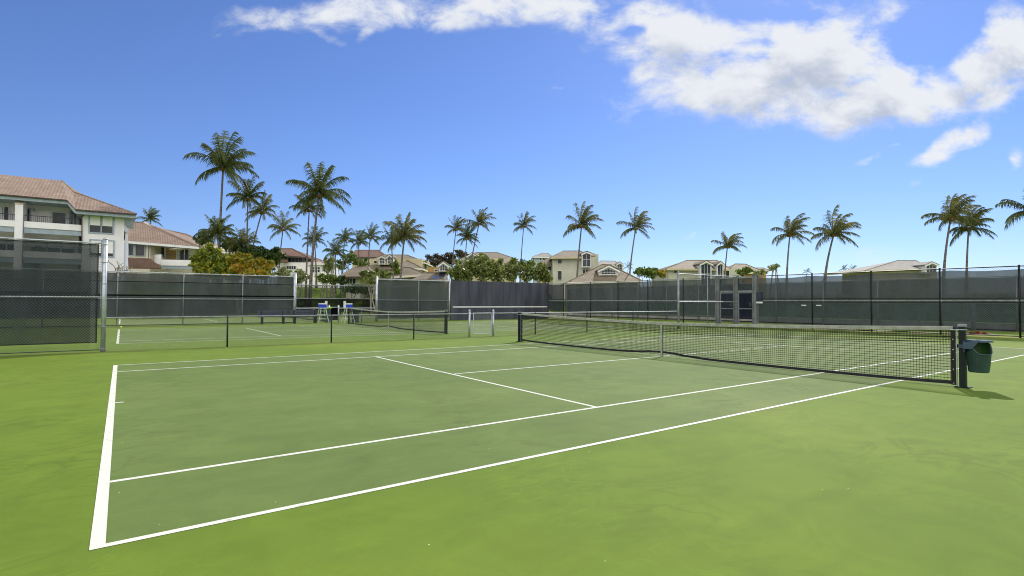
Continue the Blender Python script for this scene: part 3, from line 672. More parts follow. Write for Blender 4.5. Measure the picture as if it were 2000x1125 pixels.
t = thing('wheelie_bin', (11.35, YG-.5, 0), 'dark green bin with lime lid beside the left umpire chair', 'bin')
b = MB(); b.ext([(11.15, YG-.7, 0.05), (11.5, YG-.7, 0.05), (11.5, YG-.3, 0.05), (11.15, YG-.3, 0.05)], (0.02, 0, .92)); b.build('bin_body', M['bingreen'], t)
b = MB(); b.ext([(11.13, YG-.74, .97), (11.56, YG-.74, .97), (11.5, YG-.28, 1.0), (11.19, YG-.28, 1.0)], (0, 0, .07)); b.build('bin_lid', M['lime'], t)
b = MB(); b.ext([(13.05, YG-.8, .0), (13.4, YG-.8, .0), (13.4, YG-.45, .0), (13.05, YG-.45, .0)], (0, 0, .85)); b.box((13.02, YG-.83, .85), (13.43, YG-.42, .9))
tag(b.build('bin', M['bingreen']), 'dark green bin behind the right umpire chair', 'bin')
gp = V((0.12, 31.6, 0.033)); b = MB(); b.ball(gp, .05, 10, 8); tag(b.build('tennis_ball', M['ball'], smooth=True), 'yellow tennis ball lying near the far corner of the second court', 'ball')

# ---------------------------------------------------------------- palms
WIND = (RGT*0.95-FWD*0.1).normalized()
def palm(px, py, bpx, bpy, depth, rpx, seed, label, gold=False, n=22, wind=0.5, dense=1.0, coco=True, up=0.0):
    rnd = random.Random(seed); C = P(px, py, depth); Bv = P(bpx, bpy, depth); R_ = rpx*depth/FPX
    # extend the visible trunk line down to the ground
    dirn = (Bv-C); gz = terrain(Bv.x, Bv.y)
    k = (C.z-gz)/max(0.5, (C.z-Bv.z)); k = min(k, 3.0); G = V((C.x+dirn.x*k*0.9, C.y+dirn.y*k*0.9, gz-0.1))
    t = thing('palm_tree', (G.x, G.y, gz), label, 'palm tree', 'wind blown coconut palms')
    pts = []; rad = []
    mid = (C+G)/2 + (Bv-(C+G)/2).dot(RGT)*0*RGT
    bend = (C-G).dot(RGT)
    for i in range(15):
        s = i/14; p = G.lerp(C, s); p += RGT*(-bend*0.18*math.sin(math.pi*s)); pts.append(p)
        rad.append((0.16*(1-s)**4+0.125+0.03*(1-s)-0.02*s)*max(.62, min(.95, R_/3.6)))
    tb = MB(); tb.tube(pts, rad, 10); tb.build('trunk', M['trunk'], t, smooth=True)
    cr = MB(); ga = 2.39996
    for i in range(n):
        az = i*ga+rnd.uniform(-.35, .35); f = (i+0.5)/n
        el = math.radians(84-104*f**1.15+rnd.uniform(-10, 10)+up)
        if math.cos(az) > 0 and f < .6: el = max(el, math.radians(30+40*wind*rnd.random()))
        L = R_*rnd.uniform(0.78, 1.13)
        d = (RGT*math.cos(az)+FWD*math.sin(az))*math.cos(el)+UP*math.sin(el)
        p = C+d*0.12; K = 12; seg = L/K; path = [p.copy()]; dirs = [d.copy()]
        lateral = wind*rnd.uniform(.7, 1.3)
        for s in range(K):
            g = (0.03+0.20*(s/K)**1.5)*(1.1 if f > .35 else .85)*rnd.uniform(.6, 1.4)
            d = (d+V((0, 0, -g))+WIND*(0.07*lateral*(0.4+s/K))).normalized()
            p = p+d*seg; path.append(p.copy()); dirs.append(d.copy())
        cr.tube(path, [0.045*(1-.85*j/K)*R_/3.2 for j in range(K+1)], 3, False)
        nl = int((34+12*min(1, R_/4))*dense); side0 = d.cross(UP)
        for j in range(2, nl):
            s = j/nl; q = s*K; a = int(min(K-1, q)); fr = q-a; pos = path[a].lerp(path[a+1], fr); dd = dirs[a]
            sd = dd.cross(UP)
            if sd.length < .15: sd = dd.cross(RGT)
            sd.normalize(); nrm = sd.cross(dd)
            ll = L*0.27*(math.sin(math.pi*min(1, (0.12+0.80*s)))**0.6)*(.75+.4*rnd.random())
            for sg in (-1, 1):
                if rnd.random() < .04: continue
                hang = 0.45+0.9*rnd.random()*(0.6+f)
                ld = (sd*sg*(0.55+.2*rnd.random())+dd*0.7-UP*hang+WIND*wind*rnd.uniform(.3, 1.2)).normalized()
                w = 0.022+0.0125*R_
                m1 = pos+ld*ll*0.5*rnd.uniform(.9, 1.1); tip = pos+ld*ll*rnd.uniform(.8, 1.1)-UP*ll*0.18
                wv = dd*w
                cr.face([pos-wv*.5, pos+wv*.5, m1+wv*.45, tip, m1-wv*.45])
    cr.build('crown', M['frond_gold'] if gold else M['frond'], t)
    if coco:
        cb = MB()
        for i in range(10):
            a = i*.63; cb.ball(C+V((math.cos(a)*.24, math.sin(a)*.24, -.12-.2*rnd.random())), .12, 6, 5, (1, 1, 1.2))
        cb.build('coconuts', M['coconut'], t, smooth=True)
    return t
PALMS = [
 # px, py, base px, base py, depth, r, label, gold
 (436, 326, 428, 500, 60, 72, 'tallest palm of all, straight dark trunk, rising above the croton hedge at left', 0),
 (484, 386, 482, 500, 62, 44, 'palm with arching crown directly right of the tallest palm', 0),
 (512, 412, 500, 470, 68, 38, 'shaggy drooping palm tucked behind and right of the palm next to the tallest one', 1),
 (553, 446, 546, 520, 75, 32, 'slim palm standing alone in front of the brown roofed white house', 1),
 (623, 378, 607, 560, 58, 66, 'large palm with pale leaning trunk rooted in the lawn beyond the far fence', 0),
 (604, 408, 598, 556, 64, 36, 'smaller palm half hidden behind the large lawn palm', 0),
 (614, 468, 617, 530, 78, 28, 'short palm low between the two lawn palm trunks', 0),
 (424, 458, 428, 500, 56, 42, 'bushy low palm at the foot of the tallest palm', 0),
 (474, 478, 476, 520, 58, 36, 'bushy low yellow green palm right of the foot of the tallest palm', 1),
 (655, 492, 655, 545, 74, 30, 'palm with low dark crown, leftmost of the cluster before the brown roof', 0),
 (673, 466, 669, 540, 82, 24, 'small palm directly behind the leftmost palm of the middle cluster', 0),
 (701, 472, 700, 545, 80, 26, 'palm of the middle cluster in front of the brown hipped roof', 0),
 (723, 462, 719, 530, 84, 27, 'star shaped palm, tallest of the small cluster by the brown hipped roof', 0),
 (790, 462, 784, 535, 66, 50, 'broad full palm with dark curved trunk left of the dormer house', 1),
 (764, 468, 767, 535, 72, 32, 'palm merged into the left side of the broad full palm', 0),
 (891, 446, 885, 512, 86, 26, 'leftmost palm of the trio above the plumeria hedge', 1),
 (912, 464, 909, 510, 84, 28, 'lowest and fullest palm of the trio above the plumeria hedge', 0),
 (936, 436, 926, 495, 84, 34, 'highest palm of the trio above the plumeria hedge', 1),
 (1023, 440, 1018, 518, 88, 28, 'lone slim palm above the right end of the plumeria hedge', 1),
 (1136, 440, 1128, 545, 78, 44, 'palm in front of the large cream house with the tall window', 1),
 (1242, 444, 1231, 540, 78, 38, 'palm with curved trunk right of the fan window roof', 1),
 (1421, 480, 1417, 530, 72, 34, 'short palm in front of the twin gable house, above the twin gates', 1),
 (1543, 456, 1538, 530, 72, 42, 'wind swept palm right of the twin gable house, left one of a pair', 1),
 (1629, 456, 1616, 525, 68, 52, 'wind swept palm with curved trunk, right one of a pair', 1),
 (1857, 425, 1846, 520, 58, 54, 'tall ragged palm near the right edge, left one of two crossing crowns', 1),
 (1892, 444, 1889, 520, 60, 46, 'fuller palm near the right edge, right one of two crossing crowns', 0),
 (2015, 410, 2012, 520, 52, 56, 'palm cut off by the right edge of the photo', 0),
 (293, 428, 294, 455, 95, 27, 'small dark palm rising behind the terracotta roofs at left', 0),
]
for i, (px, py, bx_, by_, dp, r_, lb, gold) in enumerate(PALMS):
    low = i in (7, 8)
    palm(px, py, bx_, by_, dp, r_, 100+i*7, lb, bool(gold), n={0: 22, 4: 22, 13: 26, 7: 26, 8: 26, 16: 22, 25: 23}.get(i, 19), wind=0.25 if i < 9 else (.4 if i < 15 else (.6 if i < 19 else 0.8)), dense=1.1 if r_ > 40 else .9, coco=dp < 90 and not low)
for i, (px, py, r_, lb) in enumerate([(1576, 531, 9, 'tiny distant palm top left of the wind swept pair trunks, over the fence'), (1648, 526, 11, 'tiny distant palm top, left of two, right of the curved trunk'),
     (1666, 525, 10, 'tiny distant palm top, right of two, right of the curved trunk'), (1227, 521, 12, 'tiny distant palm beside the curved trunk and fan window roof')]):
    palm(px, py, px-1, py+15, 150, r_, 900+i, lb, False, n=12, wind=.8, dense=.5, coco=False)

# ---------------------------------------------------------------- shrubs and leafy trees
def foliage(mb, rnd, c, rx, ry, rz, n, leaf, up=0.3):
    for _ in range(n):
        while True:
            d = V((rnd.gauss(0, 1), rnd.gauss(0, 1), rnd.gauss(0, 1)))
            if d.length > .1: break
        d.normalize(); rr = rnd.random()**0.35
        k = 0.82+0.42*noise.noise(d*1.7+c*0.35)
        p = c+V((d.x*rx, d.y*ry, d.z*rz))*rr*k
        a = V((rnd.gauss(0, 1), rnd.gauss(0, 1), rnd.gauss(0, 1)+up)).normalized()
        b = a.cross(V((rnd.gauss(0, 1), rnd.gauss(0, 1), rnd.gauss(0, 1)))).normalized()
        s = leaf*rnd.uniform(.6, 1.35)
        mb.face([p-a*s, p+b*s*.42, p+a*s, p-b*s*.42])
def shrub(name, blobs, depth, matk, label, cat, leaf=0.2, dens=1.0, seed=1, group=None, squash=1.0):
    """blobs: (px, py, rx px, ry px, depth offset)"""
    rnd = random.Random(seed); s = depth/FPX
    c0 = P(blobs[0][0], blobs[0][1], depth); gz = terrain(c0.x, c0.y)
    t = thing(name, (c0.x, c0.y, gz), label, cat, group)
    mb = MB(); tb = MB()
    for (px, py, rx, ry, dd) in blobs:
        c = P(px, py, depth+dd); sx = rx*s; sz = ry*s
        nlv = int(dens*min(5200, 26*(sx*sz)/(leaf*leaf)*0.5+120))
        foliage(mb, rnd, c, sx*.9, sx*squash*.9, sz*.9, int(nlv*.6), leaf)
        for _ in range(7):                              # uneven outer clumps
            a = rnd.uniform(0, 6.28); e = rnd.uniform(-.2, 1.35); q = c+V((math.cos(a)*math.cos(e)*sx, math.sin(a)*math.cos(e)*sx*squash, math.sin(e)*sz))*rnd.uniform(.7, .98)
            k = rnd.uniform(.22, .42); foliage(mb, rnd, q, sx*k, sx*k, sz*k*.9, int(nlv*.075), leaf)
        g = V((c.x+rnd.uniform(-.4, .4), c.y+rnd.uniform(-.3, .3), terrain(c.x, c.y)-.1))
        for _ in range(3): tb.tube([g, g.lerp(c, .5)+V((rnd.uniform(-.3, .3), rnd.uniform(-.3, .3), 0)), c+V((rnd.uniform(-.5, .5)*sx, rnd.uniform(-.5, .5)*sx, sz*.3))], [.09, .06, .03], 5)
    mb.build('leaves', M[matk], t); tb.build('stems', M['bark'], t)
    return t
shrub('croton_shrub', [(405, 506, 24, 30, 0), (430, 512, 24, 26, -1), (388, 520, 14, 30, 1), (415, 528, 34, 24, -1.5), (450, 535, 22, 18, -2)], 52, 'leaf_croton_green', 'tall green and yellow croton hedge beside the white balcony building', 'shrub', .2, 1.2, 3, 'colourful croton hedges')
shrub('croton_shrub', [(462, 516, 24, 24, 0), (488, 520, 24, 24, -1), (475, 535, 34, 18, -2)], 52, 'leaf_croton', 'orange and yellow croton hedge in the middle of the hedge row', 'shrub', .16, 1.2, 4, 'colourful croton hedges')
shrub('croton_shrub', [(516, 524, 22, 20, 0), (508, 536, 30, 14, -1)], 53, 'leaf_croton', 'orange croton hedge at the right end of the hedge row', 'shrub', .16, 1.3, 5, 'colourful croton hedges')
shrub('leafy_tree', [(500, 500, 30, 20, 0), (528, 508, 26, 24, 1), (475, 492, 20, 18, 0)], 58, 'leaf_dark', 'dark green tree behind the orange crotons left of the brown roofed house', 'tree', .2, 1.2, 6)
shrub('leafy_tree', [(395, 470, 14, 12, 0), (450, 480, 20, 18, 0)], 60, 'leaf_dark', 'dark leafy tree among the low palms behind the croton hedge', 'tree', .2, 1.2, 66)
shrub('plumeria', [(555, 535, 18, 12, 0), (585, 540, 18, 16, 0), (572, 550, 24, 10, 0)], 62, 'leaf_pale', 'pale flowering plumeria shrub left of the lawn palms', 'shrub', .17, 1.0, 7)
shrub('plumeria', [(640, 520, 10, 20, 0), (648, 515, 9, 14, 0)], 70, 'leaf_pale', 'pale narrow plumeria between the lawn palms and the palm cluster', 'shrub', .17, .9, 8)
shrub('round_shrub', [(633, 545, 18, 12, 0), (650, 548, 16, 11, 0)], 66, 'leaf_mid', 'low rounded green shrub on the lawn right of the lawn palms', 'shrub', .15, 1.2, 9)
shrub('round_shrub', [(668, 549, 14, 10, 0)], 66, 'leaf_dark', 'low dark shrub under the leftmost palm of the middle cluster', 'shrub', .15, 1.2, 10)
shrub('plumeria', [(722, 540, 22, 14, 0), (745, 540, 22, 15, 0), (730, 548, 24, 10, -1)], 56, 'leaf_plum', 'rounded plumeria shrub above the tall fence left of the practice wall', 'shrub', .17, 1.1, 11)
shrub('leafy_tree', [(770, 520, 10, 12, 0), (776, 530, 9, 10, 0)], 74, 'leaf_mid', 'small bright green tree beside the broad palm trunk', 'tree', .2, .8, 12)
shrub('leafy_tree', [(680, 505, 18, 16, 0), (705, 515, 16, 12, 0), (665, 520, 14, 12, 0)], 86, 'leaf_mid', 'yellow green tree behind the palm cluster below the brown hipped roof', 'tree', .22, .9, 13)
shrub('leafy_tree', [(852, 512, 24, 18, 0), (875, 508, 20, 16, 1), (838, 525, 14, 10, 0)], 105, 'leaf_brown', 'dark bronze tree between the two dormer houses', 'tree', .28, 1.1, 14)
shrub('leafy_tree', [(900, 498, 18, 10, 0)], 130, 'leaf_brown', 'far dark tree behind the palm trio', 'tree', .3, 1.1, 15)
shrub('leafy_tree', [(826, 520, 12, 10, 0)], 95, 'leaf_mid', 'small green tree right of the broad full palm', 'tree', .22, .9, 16)
shrub('plumeria', [(893, 534, 22, 24, 0), (917, 526, 22, 28, 1), (905, 540, 24, 20, -1)], 60, 'leaf_plum', 'left part of the big plumeria hedge above the practice wall', 'shrub', .2, 1.1, 17, 'plumeria hedge above the practice wall')
shrub('plumeria', [(945, 530, 26, 28, 0), (970, 533, 24, 26, -1)], 60, 'leaf_plum', 'middle part of the big plumeria hedge above the practice wall', 'shrub', .2, 1.1, 18, 'plumeria hedge above the practice wall')
shrub('plumeria', [(998, 530, 26, 27, 0), (1027, 534, 24, 25, 1)], 60, 'leaf_plum', 'right part of the big plumeria hedge above the practice wall', 'shrub', .2, 1.1, 19, 'plumeria hedge above the practice wall')
shrub('plumeria', [(1052, 534, 20, 22, 0), (1068, 543, 14, 16, 0)], 61, 'leaf_plum', 'lower end of the big plumeria hedge touching the large cream house', 'shrub', .2, 1.1, 20, 'plumeria hedge above the practice wall')
shrub('leafy_tree', [(940, 505, 14, 9, 0)], 72, 'leaf_mid', 'small green tree in front of the gable window under the palm trio', 'tree', .2, 1.0, 21)
shrub('leafy_tree', [(1035, 517, 14, 12, 0), (1028, 525, 12, 10, 0)], 80, 'leaf_mid', 'yellow green tree left of the large cream house', 'tree', .22, .9, 22)
shrub('round_shrub', [(1255, 532, 20, 12, 0), (1272, 535, 18, 12, 0)], 62, 'leaf_mid', 'green shrub over the fence right of the fan window roof', 'shrub', .17, 1.1, 23)
shrub('round_shrub', [(1293, 536, 12, 9, 0)], 62, 'leaf_croton', 'reddish green shrub over the fence left of the twin gable house', 'shrub', .17, 1.1, 24)
shrub('leafy_tree', [(1458, 528, 12, 9, 0), (1450, 533, 16, 6, 0)], 56, 'leaf_mid', 'round green tree top over the fence above the right gate pillar', 'tree', .17, .9, 25)
shrub('plumeria', [(1485, 532, 14, 7, 0), (1508, 524, 10, 6, 0), (1515, 520, 7, 4, 0)], 56, 'leaf_pale', 'spreading pale plumeria top over the fence right of the gates', 'shrub', .16, .7, 26)
shrub('round_shrub', [(690, 566, 30, 10, 0), (715, 568, 24, 9, 0)], 62, 'leaf_dark', 'long dark hedge seen through the far fence on the lawn', 'hedge', .16, 1.2, 27)
shrub('flower_bed', [(1898, 650.5, 6, 3, 0), (1908, 651, 7, 3.5, 0), (1922, 652, 6, 3, 0)], 25.6, 'flower', 'low clump of red and white flowers at the foot of the right fence', 'flowers', .05, 1.0, 28)
shrub('potted_plant', [(72, 487, 9, 7, 0), (68, 508, 12, 12, 0)], 50, 'leaf_mid', 'spiky green plant seen through the near windscreen at left', 'plant', .14, .9, 29)
shrub('leafy_tree', [(1320, 529, 10, 5, 0)], 130, 'leaf_brown', 'far low tree left of the twin gable house roof', 'tree', .3, 1.0, 30)

# bare frangipani in front of the white balcony building
rnd = random.Random(5)
c0 = P(234, 530, 48); gz = terrain(c0.x, c0.y)
t = thing('bare_tree', (c0.x, c0.y, gz), 'leafless pale branched frangipani in front of the white balcony building', 'tree')
mb = MB(); tips = []
def grow(p, d, L, r, lv):
    q = p+d*L; mb.tube([p, (p+q)/2+V((rnd.uniform(-.04, .04), 0, rnd.uniform(-.04, .04))), q], [r, r*.88, r*.8], 6)
    if lv == 0: tips.append(q); return
    for k in range(rnd.choice((2, 3))):
        dd = (d+V((rnd.uniform(-.9, .9), rnd.uniform(-.9, .9), rnd.uniform(-.15, .5)))).normalized(); grow(q, dd, L*rnd.uniform(.62, .85), r*.74, lv-1)
for k in range(3): grow(V((c0.x+k*.5-.6, c0.y+rnd.uniform(-.3, .3), gz)), V((rnd.uniform(-.35, .35), 0, 1)).normalized(), .75+(c0.z-gz)*.22, .09, 4)
mb.build('branches', M['bark'], t)
mb = MB()
for q in tips:
    if rnd.random() < .3: foliage(mb, rnd, q, .15, .15, .15, 5, .09)
mb.build('leaves', M['leaf_croton'], t)

# ---------------------------------------------------------------- buildings
# --- white balcony building at the left (facade parallel to the courts)
YA = 61.0
def A(zx, zy, dy=0): return onY(zx/4.762, 300+zy/4.762, YA+dy)
def fr(mb, x0, yt, yb, x1, dy, th):
    a = A(x0, yt, dy); b = A(x0, yb, dy); X1 = A(x1, yt, dy).x
    return mb.box((a.x, a.y, b.z), (X1, a.y+th, a.z))
base = V((-6, YA, terrain(-6, YA)))
t = thing('apartment_building', base, 'large white apartment building with terracotta roof and railed balconies at the left edge', 'building')
gz = terrain(-6, YA)-.3
mb = MB()
def toground(mb, x0, yt, x1, dy, th):
    a = A(x0, yt, dy); X1 = A(x1, yt, dy).x; mb.box((a.x, a.y, gz), (X1, a.y+th, a.z))
toground(mb, -700, 300, 745, 1.6, 9)          # recessed back wall of the balcony wing
toground(mb, 770, 515, 1160, -1.0, 11.5)      # projecting end block
mb.build('wall', M['stucco'], t)
mb = MB(); toground(mb, 1165, 690, 1195, -.6, 9)
a = A(1150, 655, -1.0); b = A(1195, 700, -.6); mb.ext([a, a-V((0, 0, .6)), b-V((0, 0, .5)), b], (0, 9, 0)); mb.build('end_wall', M['stucco'], t)
# party walls between balconies
for zx, zt in ((-430, 300), (205, 395)):
    mb = MB(); zt += 12; a = A(zx-18, zt, 1.5); X1 = A(zx+12, zt, -1.2).x; top1 = A(zx, zt+70, -1.2).z
    mb.ext([(a.x, YA-1.2, gz), (a.x, YA+1.6, gz), (a.x, YA+1.6, a.z), (a.x, YA+.5, a.z), (a.x, YA-1.2, top1)], (X1-a.x, 0, 0)); w_ = mb.build('party_wall', M['stucco'], t)
    mb = MB(); mb.ext([(a.x-.03, YA+.5, a.z), (a.x-.03, YA-1.22, top1), (a.x-.03, YA-1.22, top1+.12), (a.x-.03, YA+.5, a.z+.12)], (X1-a.x+.06, 0, 0)); mb.build('coping', M['tile_pale'], w_)
# balconies: two floors, two bays
for (x0, x1) in ((-420, 188), (222, 765)):
    for (yt, yb, yf) in ((628, 686, 735), (905, 965, 1015)):
        s_ = (x0-222)*0.058
        yt_, yb_, yf_ = yt+s_*.0, yb, yf
        ref = 222
        zt = A(ref, yt, -1).z; zb = A(ref, yb, -1).z; zf = A(ref, yf, -1).z
        X0 = A(x0, 600, -1).x; X1 = A(x1, 600, -1).x
        bal = MB(); bal.box((X0, YA-1.0, zb), (X1, YA-.82, zt)); bal.box((X0, YA-.8, zb-.05), (X1, YA+1.58, zb+.12)); p = bal.build('balcony', M['stucco'], t)
        q = MB(); q.box((X0, YA-.92, zf), (X1, YA-.75, zb-.055)); q.build('fascia', M['trim'], p)
        q = MB(); n_ = int((X1-X0)/.13)
        for i in range(n_+1):
            x = X0+(X1-X0)*i/n_; q.box((x-.011, YA-.92, zt), (x+.011, YA-.90, zt+.55))
        q.box((X0, YA-.935, zt+.52), (X1, YA-.89, zt+.57)); q.build('railing', M['darkmetal'], p)
def window(x0, yt, yb, x1, dy, cols=2, blind=.55, blindcol='blind', frame='trim', parent=None, name='window'):
    a = A(x0, yt, dy); b = A(x0, yb, dy); X1 = A(x1, yt, dy).x; y = a.y
    f = MB(); w = .07
    f.box((a.x-.05, y-.06, b.z-.06), (a.x+w, y, a.z+.06)); f.box((X1-w, y-.06, b.z-.06), (X1+.05, y, a.z+.06)); f.box((a.x+w, y-.06, a.z-w), (X1-w, y, a.z+.06)); f.box((a.x+w, y-.06, b.z-.06), (X1-w, y, b.z+w))
    for c in range(1, cols):
        x = a.x+(X1-a.x)*c/cols; f.box((x-.05, y-.055, b.z+w), (x+.05, y, a.z-w))
    o = f.build(name, M[frame], parent or t)
    g = MB(); g.box((a.x+w, y-.025, b.z+w), (X1-w, y-.012, a.z-w)); g.build('pane', M['glass'], o)
    if blind:
        zz = a.z-w-(a.z-b.z-2*w)*blind; g = MB()
        for c in range(cols):
            xa = a.x+(X1-a.x)*c/cols+.08; xb = a.x+(X1-a.x)*(c+1)/cols-.08
            if blindcol == 'half' and c == cols-1: continue
            g.box((xa, y-.04, zz), (xb, y-.028, a.z-w))
        g.build('blind', M['blind'], o)
    return o
window(830, 552, 735, 1058, -1.0, 2, .62); window(838, 800, 955, 1062, -1.0, 2, .8)
window(345, 528, 668, 620, 1.6, 2, .98, 'half', 'white'); window(-20, 485, 640, 88, 1.6, 2, .98, 'half', 'white')
window(225, 508, 655, 285, 1.6, 1, 0, frame='trim'); window(650, 540, 690, 720, 1.55, 2, 0, frame='trim')
window(300, 790, 950, 700, 1.6, 3, .5, frame='white'); window(-20, 770, 930, 150, 1.6, 2, .4, frame='white')
window(-330, 480, 640, -150, 1.6, 2, .5, frame='white')
mb = MB(); a = A(306, 512, 1.6); mb.box((a.x, a.y-.12, a.z-.25), (a.x+.18, a.y, a.z)); mb.build('wall_lamp', M['trim'], t)
# roof
mb = MB()
E0 = A(-700, 268, -1.6); E1 = A(625, 430, -1.6); E0.z = E1.z
R1 = A(575, 252, 5); R0 = V((A(-700, 100, 5).x, R1.y, R1.z))
J = A(685, 356, 3.2); K0 = A(700, 497, -2.2); K1 = A(1268, 562, -2.2); K0.z = K1.z
B0 = V((E0.x, YA+12, E0.z)); B1 = V((R1.x+1.5, YA+12, E0.z)); K2 = V((K1.x-.1, YA+10, K1.z))
JR = V((A(685, 356, 4).x+3.2, YA+4, J.z-.9))
mb.face([E0, E1, R1, R0]); mb.face([E1, K0, J, R1]); mb.face([K0, K1, J]); mb.face([K1, K2, J]); mb.face([K2, B1, R1, J]); mb.face([R1, B1, B0, R0])
ro = mb.build('roof', M['tile'], t)
mb = MB()
def strip(mb, a, b, h, th=.12):
    mb.ext([a, b, b-V((0, 0, h)), a-V((0, 0, h))], (0, th, 0))
strip(mb, E0-V((0, .05, 0)), E1-V((0, .05, 0)), .10); strip(mb, E1-V((0, .05, 0)), K0-V((0, .05, 0)), .10); strip(mb, K0-V((0, .05, 0)), K1-V((0, .05, 0)), .10)
mb.build('gutter', M['gutter'], ro)
mb = MB()
dz = V((0, 0, -.102)); fy = V((0, .15, 0))
strip(mb, E0+dz+fy, E1+dz+fy, .28); strip(mb, E1+dz+fy, K0+dz+fy, .28); strip(mb, K0+dz+fy, K1+dz+fy, .28)
mb.build('fascia', M['trim'], ro)
mb = MB(); z_ = K1.z-.15
mb.face([(E0.x, YA-1.4, E0.z-.3), (E1.x, YA-1.4, E0.z-.3), (E1.x, YA+1.6, E0.z-.3), (E0.x, YA+1.6, E0.z-.3)])
mb.face([(K0.x, YA-2.0, z_-.2), (K1.x-.1, YA-2.0, z_-.2), (K1.x-.1, YA+8, z_-.2), (K0.x, YA+8, z_-.2)]); mb.build('soffit', M['trim'], ro)
for a_, b_ in ((R1, J), (J, K1)):
    mb = MB(); mb.tube([a_, b_], .09, 6); mb.build('ridge_tiles', M['tile'], ro)
mb = MB(); mb.tube([A(795, 515, -1.6), A(790, 560, -1.15), A(762, 590, -1.15), A(762, 860, -1.15)], .05, 6); mb.build('downspout', M['gutter'], t)

